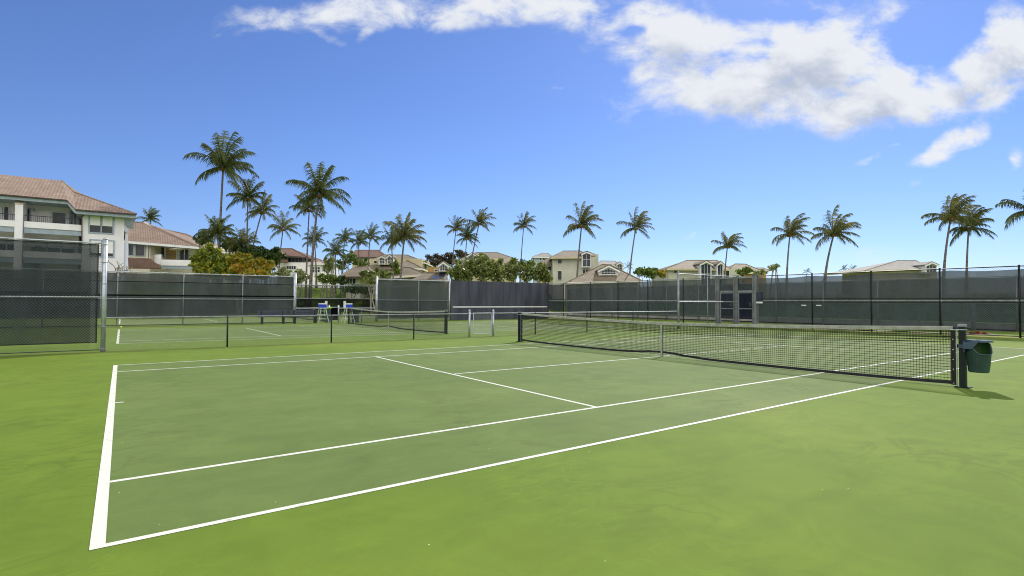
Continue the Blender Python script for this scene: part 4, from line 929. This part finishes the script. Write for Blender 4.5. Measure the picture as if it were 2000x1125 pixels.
# --- generic house helpers: everything is placed at true distance D from the camera
class House:
    def __init__(s, conv, D, name, label, cat='building', group=None, at_=None):
        s.c = conv; s.D = D; p = s.p(*(at_ or (0, 0))); s.g = terrain(p.x, p.y)-.3
        s.t = thing(name, (p.x, p.y, s.g), label, cat, group)
    def p(s, x, y, dd=0): return P(*s.c(x, y), s.D+dd)
    def wall(s, rects, mat, th=6, name='wall'):
        mb = MB()
        for (x0, y0, x1, y1, dd) in rects:
            a, b, c, d = s.p(x0, y0, dd), s.p(x1, y0, dd), s.p(x1, y1, dd), s.p(x0, y1, dd)
            if y1 > 900: c = V((b.x, b.y, s.g)); d = V((a.x, a.y, s.g))
            mb.ext([d, c, b, a], FWD*th)
        return mb.build(name, M[mat], s.t)
    def poly(s, pts, mat, th=.18, name='roof', parent=None):
        mb = MB(); mb.ext([s.p(*q) for q in pts], (0, 0, -th)); return mb.build(name, M[mat], parent or s.t)
    def hip(s, eL, eR, rL, rR, b, mat='shake', dd=-.6, fascia='cream', name='roof'):
        a, c = s.p(*eL, dd), s.p(*eR, dd); zz = (a.z+c.z)/2; r0, r1 = s.p(*rL, dd+b/2), s.p(*rR, dd+b/2)
        a2, c2 = a+FWD*b, c+FWD*b
        mb = MB(); mb.face([a, c, r1, r0]); mb.face([c, c2, r1]); mb.face([c2, a2, r0, r1]); mb.face([a2, a, r0]); 
        o = mb.build(name, M[mat], s.t)
        f = MB(); o_ = FWD*-.03
        f.ext([a+o_, c+o_, c+o_-UP*.28, a+o_-UP*.28], FWD*.2); f.ext([a-UP*.05, a2-UP*.05, a2-UP*.28, a-UP*.28], RGT*.15); f.ext([c-UP*.05, c2-UP*.05, c2-UP*.28, c-UP*.28], RGT*-.15)
        f.build('fascia', M[fascia], o)
        k = MB()
        for u_, v_ in ((a, r0), (c, r1), (r0, r1)): k.tube([u_, v_], .10, 5)
        k.build('ridge_cap', M[mat], o)
        return o
    def win(s, x0, y0, x1, y1, dd=0, cols=2, rows=1, frame='white', glass='glass', w=.09, parent=None):
        a = s.p(x0, y0, dd-.02); b = s.p(x1, y1, dd-.02); W_ = (b-a).dot(RGT); H_ = a.z-b.z
        def bx(mb, u0, v0, u1, v1, d0, d1):
            q = [a+RGT*u0-UP*v0-FWD*d0, a+RGT*u1-UP*v0-FWD*d0, a+RGT*u1-UP*v1-FWD*d0, a+RGT*u0-UP*v1-FWD*d0]; mb.ext(q, FWD*(d0-d1))
        f = MB(); bx(f, -w, -w, W_+w, 0, .08, 0); bx(f, -w, H_, W_+w, H_+w, .08, 0); bx(f, -w, 0, 0, H_, .08, 0); bx(f, W_, 0, W_+w, H_, .08, 0)
        for i in range(1, cols): bx(f, W_*i/cols-.035, 0, W_*i/cols+.035, H_, .06, 0)
        for i in range(1, rows): bx(f, 0, H_*i/rows-.03, W_, H_*i/rows+.03, .05, 0)
        o = f.build('window', M[frame], parent or s.t)
        g = MB(); bx(g, 0, 0, W_, H_, .02, .005); g.build('pane', M[glass], o)
        return o
    def gable(s, xL, xR, yb, ye, yp, dd=-1.2, ln=4.0, wall='sage', roof='shake', cols=2, wfrac=.66, mull=True):
        xm = (xL+xR)/2
        a, b, c, d, e = s.p(xL, yb, dd), s.p(xR, yb, dd), s.p(xR, ye, dd), s.p(xm, yp, dd), s.p(xL, ye, dd)
        mb = MB(); mb.ext([a, b, c, d, e], FWD*ln); o = mb.build('dormer', M[wall], s.t)
        ov = (d-e)*.18; ov2 = (d-c)*.18; up = UP*.12
        r = MB(); r.ext([e-ov+up-FWD*.3, d+up-FWD*.3, d+up*2.5-FWD*.3, e-ov+up*2.5-FWD*.3], FWD*(ln+.3)); r.ext([d+up-FWD*.3, c-ov2+up-FWD*.3, c-ov2+up*2.5-FWD*.3, d+up*2.5-FWD*.3], FWD*(ln+.3)); r.build('dormer_roof', M[roof], o)
        r = MB(); h = UP*-.22; r.ext([e-ov+up-FWD*.34, d+up-FWD*.34, d+up+h-FWD*.34, e-ov+up+h-FWD*.34], FWD*.12); r.ext([d+up-FWD*.34, c-ov2+up-FWD*.34, c-ov2+up+h-FWD*.34, d+up+h-FWD*.34], FWD*.12); r.build('bargeboard', M['white'], o)
        # window follows the gable
        W_ = (b-a).dot(RGT); wl = W_*(1-wfrac)/2; H_ = e.z-a.z; pk = d.z-e.z
        q = [a+RGT*wl+UP*.12, a+RGT*(W_-wl)+UP*.12, a+RGT*(W_-wl)+UP*(H_-.0), a+RGT*W_/2+UP*(H_+pk*.55), a+RGT*wl+UP*(H_-.0)]
        g = MB(); g.ext([v-FWD*.04 for v in q], FWD*.03); g.build('window_glass', M['glass'], o)
        f = MB()
        for i in range(5):
            u_, v_ = q[i]-FWD*.06, q[(i+1) % 5]-FWD*.06; f.tube([u_, v_], .06, 4)
        if mull:
            for i in range(1, cols):
                x_ = wl+(W_-2*wl)*i/cols; f.tube([a+RGT*x_+UP*.12-FWD*.07, a+RGT*x_+UP*(H_+pk*.3)-FWD*.07], .03, 4)
            f.tube([q[0]+UP*(H_*.55)-FWD*.07, q[1]+UP*(H_*.55)-FWD*.07], .03, 4)
        f.build('window_frame', M['white'], o)
        return o
c1 = lambda x, y: (x/4.762, 300+y/4.762)
c4 = lambda x, y: (350+x/4.762, 450+y/4.762)
c5 = lambda x, y: (650+x/4.762, 390+y/4.762)
c7 = lambda x, y: (980+x/4.762, 390+y/4.762)
c8 = lambda x, y: (1280+x/4.762, 400+y/4.762)
c9 = lambda x, y: (1580+x/4.762, 360+y/4.762)

# second white building with terracotta roof
h = House(c1, 68, 'apartment_building', 'second white building with terracotta roof between the large white building and the croton hedge', at_=(1300, 1100))
h.wall([(1200, 812, 1400, 968, 0), (1400, 845, 1950, 2000, 2.2), (1195, 968, 1520, 2000, 1.5)], 'cream', 8)
h.hip((1120, 808), (1860, 868), (1155, 630), (1345, 642), 11, 'tile', -.8, 'white')
h.hip((1500, 820), (1960, 860), (1500, 700), (1740, 752), 10, 'tile', 8, 'white')
mb = MB(); mb.tube([h.p(1345, 642, 4.7), h.p(1500, 735, 2.9), h.p(1700, 800, 1)], [.16, .16, .12], 6); mb.tube([h.p(1350, 660, 6), h.p(1560, 745, 6.5), h.p(1740, 800, 7)], [.22, .22, .2], 6); mb.build('ridge_tiles', M['tile_pale'], h.t)
h.poly([(1190, 965, -2.2), (1400, 975, -2.2), (1500, 1062, -3.2), (1195, 1058, -3.2)], 'tile_brown', .15, 'lower_roof')
h.win(1204, 845, 1240, 945, 0, 1, 1, 'trim'); h.win(1266, 850, 1345, 950, 0, 1, 1, 'trim')
h.win(1432, 872, 1530, 960, 2.2, 1, 1, 'white'); h.win(1545, 880, 1640, 985, 2.2, 1, 1, 'white', 'orange'); h.win(1680, 885, 1750, 985, 2.2, 2, 1, 'trim')
mb = MB(); mb.ext([h.p(1395, 940, 1.5), h.p(1500, 938, -1), h.p(1500, 1035, -1), h.p(1395, 1000, 1.5)], FWD*.2)
mb.ext([h.p(1500, 985, -1), h.p(1862, 995, -1), h.p(1862, 1045, -1), h.p(1500, 1040, -1)], FWD*.25); bo = mb.build('balcony', M['stucco'], h.t)
mb = MB(); mb.ext([h.p(1505, 1042, -.9), h.p(1862, 1047, -.9), h.p(1862, 1075, -.9), h.p(1505, 1070, -.9)], FWD*.2); mb.build('fascia', M['trim'], bo)
mb = MB()
for i in range(41):
    x = 1505+i*350/40; mb.tube([h.p(x, 986+(x-1500)*.027, -.95), h.p(x, 938+(x-1500)*.027, -.95)], .012, 4, False)
mb.tube([h.p(1505, 938, -.95), h.p(1858, 948, -.95)], .025, 4); mb.build('railing', M['darkmetal'], bo)
mb = MB(); mb.tube([h.p(1385, 850, -.3), h.p(1383, 970, -.3)], .05, 6); mb.build('downspout', M['gutter'], h.t)
# balcony parasol
c_ = h.p(1718, 838, 1); e_ = h.p(1595, 858, 1); rr = (c_-e_).dot(RGT)
t = thing('parasol', (c_.x, c_.y, c_.z-2.2), 'open cream parasol on the balcony beside the croton hedge', 'parasol')
mb = MB(); n_ = 8
for i in range(n_):
    a_, b_ = 2*math.pi*i/n_, 2*math.pi*(i+1)/n_
    ea = V((c_.x+rr*math.cos(a_), c_.y+rr*math.sin(a_), c_.z-.75)); eb = V((c_.x+rr*math.cos(b_), c_.y+rr*math.sin(b_), c_.z-.75))
    mb.face([c_, ea, eb]); mb.face([ea, eb, eb-UP*.1, ea-UP*.1])
mb.build('canopy', M['umbrella'], t); mb = MB(); mb.tube([c_-UP*2.2, c_+UP*.1], .03, 6); mb.build('pole', M['white'], t)

# brown roofed white house
h = House(c4, 95, 'house', 'white two storey house with brown hipped roof behind the slim palm', at_=(1100, 420))
h.wall([(975, 298, 1325, 2000, 0), (900, 300, 975, 2000, 2), (985, 245, 1150, 300, 1.5)], 'stucco', 9)
h.hip((835, 218), (1192, 248), (925, 170), (1052, 170), 9, 'tile_brown', -.6, 'gutter')
h.poly([(870, 285, -1.2), (1010, 295, -1.2), (1000, 235, 1.5), (905, 240, 1.5)], 'tile_brown', .2, 'lower_roof')
h.hip((1190, 306), (1350, 306), (1230, 268), (1310, 272), 8, 'tile', -.4, 'white')
h.win(1015, 255, 1142, 292, 1.4, 4, 1, 'trim'); h.win(1000, 332, 1085, 362, 0, 4, 1, 'white'); h.win(1240, 342, 1258, 388, 0, 1, 2); h.win(1265, 342, 1285, 388, 0, 1, 2); h.win(1290, 342, 1308, 388, 0, 1, 2)
h.wall([(1150, 255, 1200, 300, 2)], 'white', 4, 'upper_wall'); h.win(1155, 262, 1190, 290, 2, 3, 1)
# brown hipped roof behind palms
h = House(c5, 110, 'house', 'house with broad brown hipped roof behind the small palm cluster', at_=(300, 700))
h.wall([(180, 530, 460, 2000, 0)], 'beige', 9)
h.hip((150, 532), (500, 532), (215, 470), (425, 470), 12, 'tile_brown', -.6, 'gutter')
h.win(210, 545, 260, 580, 0, 2); h.win(300, 545, 350, 580, 0, 2)
# two dormer house
h = House(c5, 92, 'house', 'beige house with two white framed dormers left of the broad full palm', at_=(500, 760))
h.wall([(340, 548, 830, 2000, 0)], 'beige', 9)
h.hip((330, 575), (860, 580), (480, 515), (690, 515), 12, 'shake', 1.0, 'cream')
h.poly([(330, 645, -2.4), (625, 645, -2.4), (600, 605, -.2), (355, 605, -.2)], 'shake', .2, 'porch_roof')
h.gable(425, 490, 605, 548, 532, -1.6, 4, 'cream', 'shake', 3); h.gable(500, 562, 605, 545, 520, -1.6, 4, 'cream', 'shake', 3)
h.win(345, 660, 420, 700, 0, 3, 1, 'cream'); h.win(385, 570, 410, 590, -.02, 1, 1, 'cream')
h.hip((560, 625), (840, 640), (690, 568), (700, 568), 8, 'shake', -4, 'cream')
# low pavilion
h = House(c5, 72, 'pavilion', 'low pavilion with wide grey brown roof under the palm cluster', 'pavilion', at_=(170, 790))
h.wall([(125, 716, 250, 2000, 0)], 'cream', 5)
h.hip((55, 716), (350, 712), (200, 628), (330, 625), 9, 'shake', -1.5, 'gutter')
h.win(140, 728, 178, 782, 0, 2, 1, 'white'); h.win(188, 728, 212, 782, 0, 1, 1, 'white')
h = House(c5, 74, 'pavilion', 'grey brown hipped pavilion roof behind the broad full palm trunk', 'pavilion', at_=(700, 760))
h.wall([(600, 722, 830, 2000, 0)], 'beige', 5); h.hip((545, 715), (870, 690), (650, 632), (720, 632), 8, 'shake', -1.2, 'cream')
h.win(752, 700, 800, 716, -.5, 2, 1, 'cream')
# solar roof house
h = House(c5, 70, 'house', 'tan house with solar panel on a low roof and one white gabled window', at_=(950, 760))
h.wall([(780, 742, 1040, 2000, 0)], 'beige', 6); h.wall([(885, 628, 985, 700, 3.0)], 'orange', 6, 'upper_wall')
h.poly([(735, 742, -1), (1045, 742, -1), (1075, 672, 3), (870, 672, 3)], 'shake', .2, 'roof')
h.poly([(920, 735, -.72), (1028, 735, -.72), (1060, 678, 2.6), (965, 678, 2.6)], 'solar', .06, 'solar_panel')
h.gable(985, 1075, 672, 622, 590, 1.6, 4, 'cream', 'shake', 3, .74); h.win(948, 652, 974, 668, 2.9, 1, 1, 'cream')
# house with gable under the palm trio
h = House(c5, 115, 'house', 'beige house with arched gable window under the palm trio', at_=(1400, 760))
h.wall([(1210, 545, 1700, 2000, 0)], 'beige', 9)
h.hip((1190, 552), (1720, 556), (1330, 492), (1530, 492), 13, 'shake', -.6, 'beige')
h.gable(1250, 1340, 600, 532, 502, -2, 5, 'cream', 'shake', 3, .76); h.gable(1490, 1590, 640, 602, 575, -9, 5, 'cream', 'shake', 3, .7)
h.poly([(1540, 600, -8), (1720, 625, -8), (1640, 562, -3), (1570, 545, -3)], 'shake', .25, 'side_roof')
# pale grey houses
h = House(c7, 150, 'house', 'distant pale grey house between the lone palm and the large cream house', at_=(380, 700))
h.wall([(300, 528, 470, 2000, 0)], 'trim', 9); h.hip((285, 530), (480, 535), (370, 498), (430, 498), 10, 'shake_grey', -.6, 'white')
h.win(355, 540, 370, 565, 0, 1); h.win(385, 540, 400, 565, 0, 1)
# large cream house
h = House(c7, 90, 'house', 'large pale cream house with tall gabled window behind the dark leaning palm trunk', at_=(650, 800))
h.wall([(475, 530, 870, 2000, 0), (862, 505, 900, 2000, 1.0)], 'sage', 10)
h.hip((455, 534), (800, 530), (572, 478), (735, 478), 12, 'shake', -.8, 'beige')
h.poly([(735, 480, 5), (865, 498, 2), (868, 520, 0), (760, 522, 0)], 'shake', .25, 'rear_roof')
h.gable(745, 832, 632, 510, 492, -1.0, 5, 'white', 'shake', 2, .86)
h.win(752, 648, 835, 690, -.03, 3, 1, 'white'); h.win(522, 556, 556, 594, -.0, 1, 1, 'cream', w=.05); h.win(522, 664, 556, 745, 0, 1, 1, 'cream', w=.05)
h.wall([(345, 606, 475, 2000, 4)], 'beige', 6, 'wing_wall')
h.poly([(330, 604, 1.5), (478, 604, 1.5), (478, 530, 4.5), (450, 534, 4.5)], 'shake', .35, 'wing_roof')
h.win(360, 622, 465, 660, 3.9, 3, 1, 'cream')
# fan window roof
h = House(c7, 76, 'house', 'low house with wide pyramid roof and white fan shaped dormer window', at_=(950, 800))
h.wall([(640, 760, 1270, 2000, 0)], 'beige', 6)
h.hip((610, 768), (1300, 752), (930, 604), (1010, 606), 12, 'shake', -1.0, 'cream')
h.gable(905, 1080, 705, 665, 622, .6, 3.5, 'cream', 'shake', 5, .78, True)
h = House(c7, 105, 'house', 'grey roofed house with dark gable end behind the fan window house', at_=(1000, 720))
h.wall([(890, 600, 1125, 2000, 0)], 'sage', 8); h.hip((880, 606), (1135, 612), (920, 570), (1050, 572), 10, 'shake_grey', -.6, 'cream'); h.gable(1068, 1124, 665, 608, 588, -1.5, 4, 'sage', 'shake_grey', 2, .8)
# twin gable house
h = House(c8, 84, 'house', 'long cream house with two tall gabled windows above the screened fence', at_=(400, 800))
h.wall([(122, 590, 640, 2000, 0), (640, 588, 790, 2000, 1.5)], 'sage', 10)
h.hip((105, 592), (700, 596), (290, 518), (575, 518), 12, 'shake', -.8, 'beige')
h.poly([(40, 610, 6), (180, 588, 6), (290, 540, 9), (150, 575, 9)], 'shake', .25, 'rear_roof')
h.gable(416, 522, 760, 560, 532, -1.4, 5, 'white', 'shake', 3, .86); h.gable(572, 632, 760, 565, 540, -1.2, 5, 'white', 'shake', 2, .8)
h.win(172, 610, 205, 634, 0, 1, 1, 'cream', w=.05); h.win(655, 615, 685, 680, 1.5, 1, 1, 'cream')
h = House(c8, 100, 'house', 'grey brown roofed house wing behind the short palm right of the twin gable house', at_=(850, 800))
h.wall([(690, 612, 1030, 2000, 0)], 'orange', 8); h.hip((640, 640), (1010, 620), (740, 550), (840, 552), 12, 'shake', -.8, 'cream'); h.hip((860, 614), (1060, 614), (910, 588), (1010, 588), 9, 'shake', 6, 'cream')
h.win(780, 640, 830, 665, -.0, 2)
# far right house
h = House(c9, 95, 'house', 'grey roofed house with small white gable just above the fence at right', at_=(850, 900))
h.wall([(600, 796, 1190, 2000, 0)], 'beige', 9)
h.hip((530, 800), (1130, 782), (820, 710), (1000, 710), 13, 'shake_grey', -.8, 'beige'); h.gable(1078, 1192, 830, 758, 732, -1.5, 5, 'white', 'shake_grey', 3, .8)

# ---------------------------------------------------------------- sun, sky and clouds
SUN = V((1.0, 0.50, 0.98)).normalized()
el = math.asin(SUN.z); rot = math.atan2(SUN.x, SUN.y)
sl_ = bpy.data.lights.new('sun', 'SUN'); sl_.energy = 4.2; sl_.angle = R(0.5); sl_.color = (1, 0.95, 0.87)
so = bpy.data.objects.new('sun', sl_); COL.objects.link(so); so.rotation_euler = SUN.to_track_quat('Z', 'Y').to_euler(); so.location = (0, 0, 60)
w = bpy.data.worlds.new('World'); scene.world = w; w.use_nodes = True; nt = w.node_tree; nt.nodes.clear(); L = nt.links
N = nt.nodes.new
out = N('ShaderNodeOutputWorld'); bg = N('ShaderNodeBackground'); bg.inputs['Strength'].default_value = 0.12
sky = N('ShaderNodeTexSky'); sky.sky_type = 'NISHITA'; sky.sun_disc = False; sky.sun_elevation = el; sky.sun_rotation = rot
sky.altitude = 0; sky.air_density = 1.0; sky.dust_density = 0.2; sky.ozone_density = 3.0
tc = N('ShaderNodeTexCoord')
def math_(op, a=None, b=None, c=None):
    n = N('ShaderNodeMath'); n.operation = op
    for i, v in enumerate((a, b, c)):
        if v is None: continue
        if hasattr(v, 'is_output') or hasattr(v, 'links'): L.new(v, n.inputs[i])
        else: n.inputs[i].default_value = v
    return n.outputs[0]
# direction seen from the courts, written as slopes: a to the side, b upwards
def dot(v):
    n = N('ShaderNodeVectorMath'); n.operation = 'DOT_PRODUCT'; L.new(tc.outputs['Generated'], n.inputs[0]); n.inputs[1].default_value = tuple(v); return n.outputs['Value']
df, dr, du = dot(FWD), dot(RGT), dot(UP)
dfc = math_('MAXIMUM', df, 0.05)
a_ = math_('DIVIDE', dr, dfc); b_ = math_('DIVIDE', du, dfc)
cmb = N('ShaderNodeCombineXYZ'); L.new(a_, cmb.inputs[0]); L.new(b_, cmb.inputs[1])
BL = [ # cx, cy, rx, ry (reference pixels), angle, weight
 (1560, 120, 330, 110, 8, 1.0), (1330, 60, 230, 75, -12, .9), (1100, 15, 330, 50, -4, .72), (700, 10, 360, 46, 6, .62), (540, 38, 160, 30, 10, .5), (900, 20, 220, 40, 0, .68), (620, 60, 90, 16, -20, .42), (1690, 190, 280, 62, 2, 1.0),
 (1960, 110, 130, 90, 25, 1.0), (1350, 190, 75, 38, -40, .75), (1270, 135, 60, 25, 20, .7), (1870, 270, 90, 28, 28, .95), (1700, 292, 50, 16, 20, .62), (1990, 300, 26, 30, 0, .8),
 (1600, 45, 120, 60, 0, .8), (1820, 50, 90, 25, 10, -.75), (1500, 100, 38, 24, 0, -.45), (1780, 85, 100, 38, 12, -.55), (1560, 25, 70, 14, 0, -.4), (1250, 50, 30, 12, 0, -.3),
 (1690, 500, 120, 26, 4, .46), (1700, 297, 34, 12, 25, .55), (1755, 272, 30, 10, 25, .5), (1860, 420, 50, 28, 0, .44), (1360, 456, 34, 10, 10, .48), (1950, 450, 110, 45, 0, .47), (1090, 158, 16, 10, 0, .46), (1800, 355, 30, 12, 0, .42), (720, 50, 40, 18, 35, .5), (1300, 480, 200, 20, 0, .22)]
grp = bpy.data.node_groups.new('cloud_density', 'ShaderNodeTree')
grp.interface.new_socket('Vector', in_out='INPUT', socket_type='NodeSocketVector'); grp.interface.new_socket('Density', in_out='OUTPUT', socket_type='NodeSocketFloat')
gi = grp.nodes.new('NodeGroupInput'); go = grp.nodes.new('NodeGroupOutput')
def gm(op, *args):
    n = grp.nodes.new('ShaderNodeMath'); n.operation = op
    for i, v in enumerate(args):
        if hasattr(v, 'links'): grp.links.new(v, n.inputs[i])
        else: n.inputs[i].default_value = v
    return n.outputs[0]
# warp
nz = grp.nodes.new('ShaderNodeTexNoise'); nz.inputs['Scale'].default_value = 7; nz.inputs['Detail'].default_value = 4; grp.links.new(gi.outputs[0], nz.inputs['Vector'])
vs = grp.nodes.new('ShaderNodeVectorMath'); vs.operation = 'SUBTRACT'; grp.links.new(nz.outputs['Color'], vs.inputs[0]); vs.inputs[1].default_value = (.5, .5, .5)
vm = grp.nodes.new('ShaderNodeVectorMath'); vm.operation = 'MULTIPLY_ADD'; grp.links.new(vs.outputs[0], vm.inputs[0]); vm.inputs[1].default_value = (.10, .07, 0); grp.links.new(gi.outputs[0], vm.inputs[2])
tot = None; neg = None
for cx, cy, rx, ry, an, wt in BL:
    mp = grp.nodes.new('ShaderNodeMapping'); mp.vector_type = 'TEXTURE'
    mp.inputs['Location'].default_value = ((cx-1000)/FPX, (590-cy)/FPX, 0); mp.inputs['Rotation'].default_value = (0, 0, R(an)); mp.inputs['Scale'].default_value = (rx/FPX, ry/FPX, 1)
    grp.links.new(vm.outputs[0], mp.inputs[0])
    ln = grp.nodes.new('ShaderNodeVectorMath'); ln.operation = 'LENGTH'; grp.links.new(mp.outputs[0], ln.inputs[0])
    v = gm('MULTIPLY', gm('MULTIPLY', ln.outputs['Value'], ln.outputs['Value']), -0.9); v = gm('EXPONENT', v); v = gm('MULTIPLY', v, abs(wt))
    if wt > 0: tot = v if tot is None else gm('SMOOTH_MAX', tot, v, .12)
    else: neg = v if neg is None else gm('MAXIMUM', neg, v)
mpn = grp.nodes.new('ShaderNodeMapping'); mpn.inputs['Scale'].default_value = (1, 1.5, 1); grp.links.new(gi.outputs[0], mpn.inputs[0])
nf = grp.nodes.new('ShaderNodeTexNoise'); nf.inputs['Scale'].default_value = 8; nf.inputs['Detail'].default_value = 12; nf.inputs['Roughness'].default_value = .63; nf.inputs['Distortion'].default_value = .25; grp.links.new(mpn.outputs[0], nf.inputs['Vector'])
dn = gm('SUBTRACT', tot, neg)
dn = gm('ADD', dn, gm('MULTIPLY', gm('SUBTRACT', nf.outputs['Fac'], .5), gm('ADD', .55, gm('MULTIPLY', tot, 1.75))))
grp.links.new(dn, go.inputs[0])
def dens(off=None):
    g = N('ShaderNodeGroup'); g.node_tree = grp
    if off:
        va = N('ShaderNodeVectorMath'); va.operation = 'ADD'; L.new(cmb.outputs[0], va.inputs[0]); va.inputs[1].default_value = off; L.new(va.outputs[0], g.inputs[0])
    else: L.new(cmb.outputs[0], g.inputs[0])
    return g.outputs[0]
d0 = dens(); d1 = dens((0.016, 0.05, 0)); 
cov = N('ShaderNodeMapRange'); cov.interpolation_type = 'SMOOTHSTEP'; cov.inputs['From Min'].default_value = .30; cov.inputs['From Max'].default_value = .80; L.new(d0, cov.inputs['Value'])
thick = N('ShaderNodeMapRange'); thick.interpolation_type = 'SMOOTHSTEP'; thick.inputs['From Min'].default_value = .5; thick.inputs['From Max'].default_value = 1.25; L.new(d1, thick.inputs['Value'])
cr_ = N('ShaderNodeValToRGB'); cr_.color_ramp.elements[0].color = (0.94, 0.965, 1.0, 1); cr_.color_ramp.elements[1].color = (0.56, 0.62, 0.74, 1); L.new(thick.outputs[0], cr_.inputs[0])
ccol = N('ShaderNodeVectorMath'); ccol.operation = 'SCALE'; L.new(cr_.outputs[0], ccol.inputs[0]); ccol.inputs['Scale'].default_value = 7.6
front = math_('GREATER_THAN', df, 0.06)
cf = math_('MULTIPLY', cov.outputs[0], front); above = N('ShaderNodeMapRange'); above.inputs['From Min'].default_value = 0.0; above.inputs['From Max'].default_value = .06; L.new(b_, above.inputs['Value'])
cf = math_('MULTIPLY', cf, above.outputs[0]); cf = math_('MULTIPLY', cf, .96)
tint = N('ShaderNodeMix'); tint.data_type = 'RGBA'; tint.blend_type = 'MULTIPLY'; tint.inputs['Factor'].default_value = 1; L.new(sky.outputs[0], tint.inputs[6]); tint.inputs[7].default_value = (0.65, 0.77, 1.10, 1)
mx = N('ShaderNodeMix'); mx.data_type = 'RGBA'; L.new(cf, mx.inputs['Factor']); L.new(tint.outputs[2], mx.inputs[6]); L.new(ccol.outputs[0], mx.inputs[7])
# unseen bright broken clouds added behind the camera as fill light
nb = N('ShaderNodeTexNoise'); nb.inputs['Scale'].default_value = 2.4; nb.inputs['Detail'].default_value = 8; L.new(tc.outputs['Generated'], nb.inputs['Vector'])
cb = N('ShaderNodeMapRange'); cb.interpolation_type = 'SMOOTHSTEP'; cb.inputs['From Min'].default_value = .36; cb.inputs['From Max'].default_value = .52; L.new(nb.outputs['Fac'], cb.inputs['Value'])
bk = N('ShaderNodeMapRange'); bk.interpolation_type = 'SMOOTHSTEP'; bk.inputs['From Min'].default_value = 0.02; bk.inputs['From Max'].default_value = -.25; L.new(df, bk.inputs['Value'])
ub = N('ShaderNodeMapRange'); ub.inputs['From Min'].default_value = 0.0; ub.inputs['From Max'].default_value = .08; L.new(du, ub.inputs['Value'])
bf = math_('MULTIPLY', math_('MULTIPLY', cb.outputs[0], bk.outputs[0]), ub.outputs[0])
m3 = N('ShaderNodeMix'); m3.data_type = 'RGBA'; L.new(bf, m3.inputs['Factor']); L.new(mx.outputs[2], m3.inputs[6]); m3.inputs[7].default_value = (16, 15.6, 15.0, 1)
L.new(m3.outputs[2], bg.inputs['Color']); L.new(bg.outputs[0], out.inputs[0])

scene.view_settings.view_transform = 'Standard'; scene.view_settings.look = 'None'; scene.view_settings.exposure = 0.0; scene.view_settings.gamma = 1.0
scene.render.engine = 'CYCLES'
scene.cycles.filter_width = 1.05; scene.cycles.transparent_max_bounces = 24; scene.cycles.max_bounces = 8
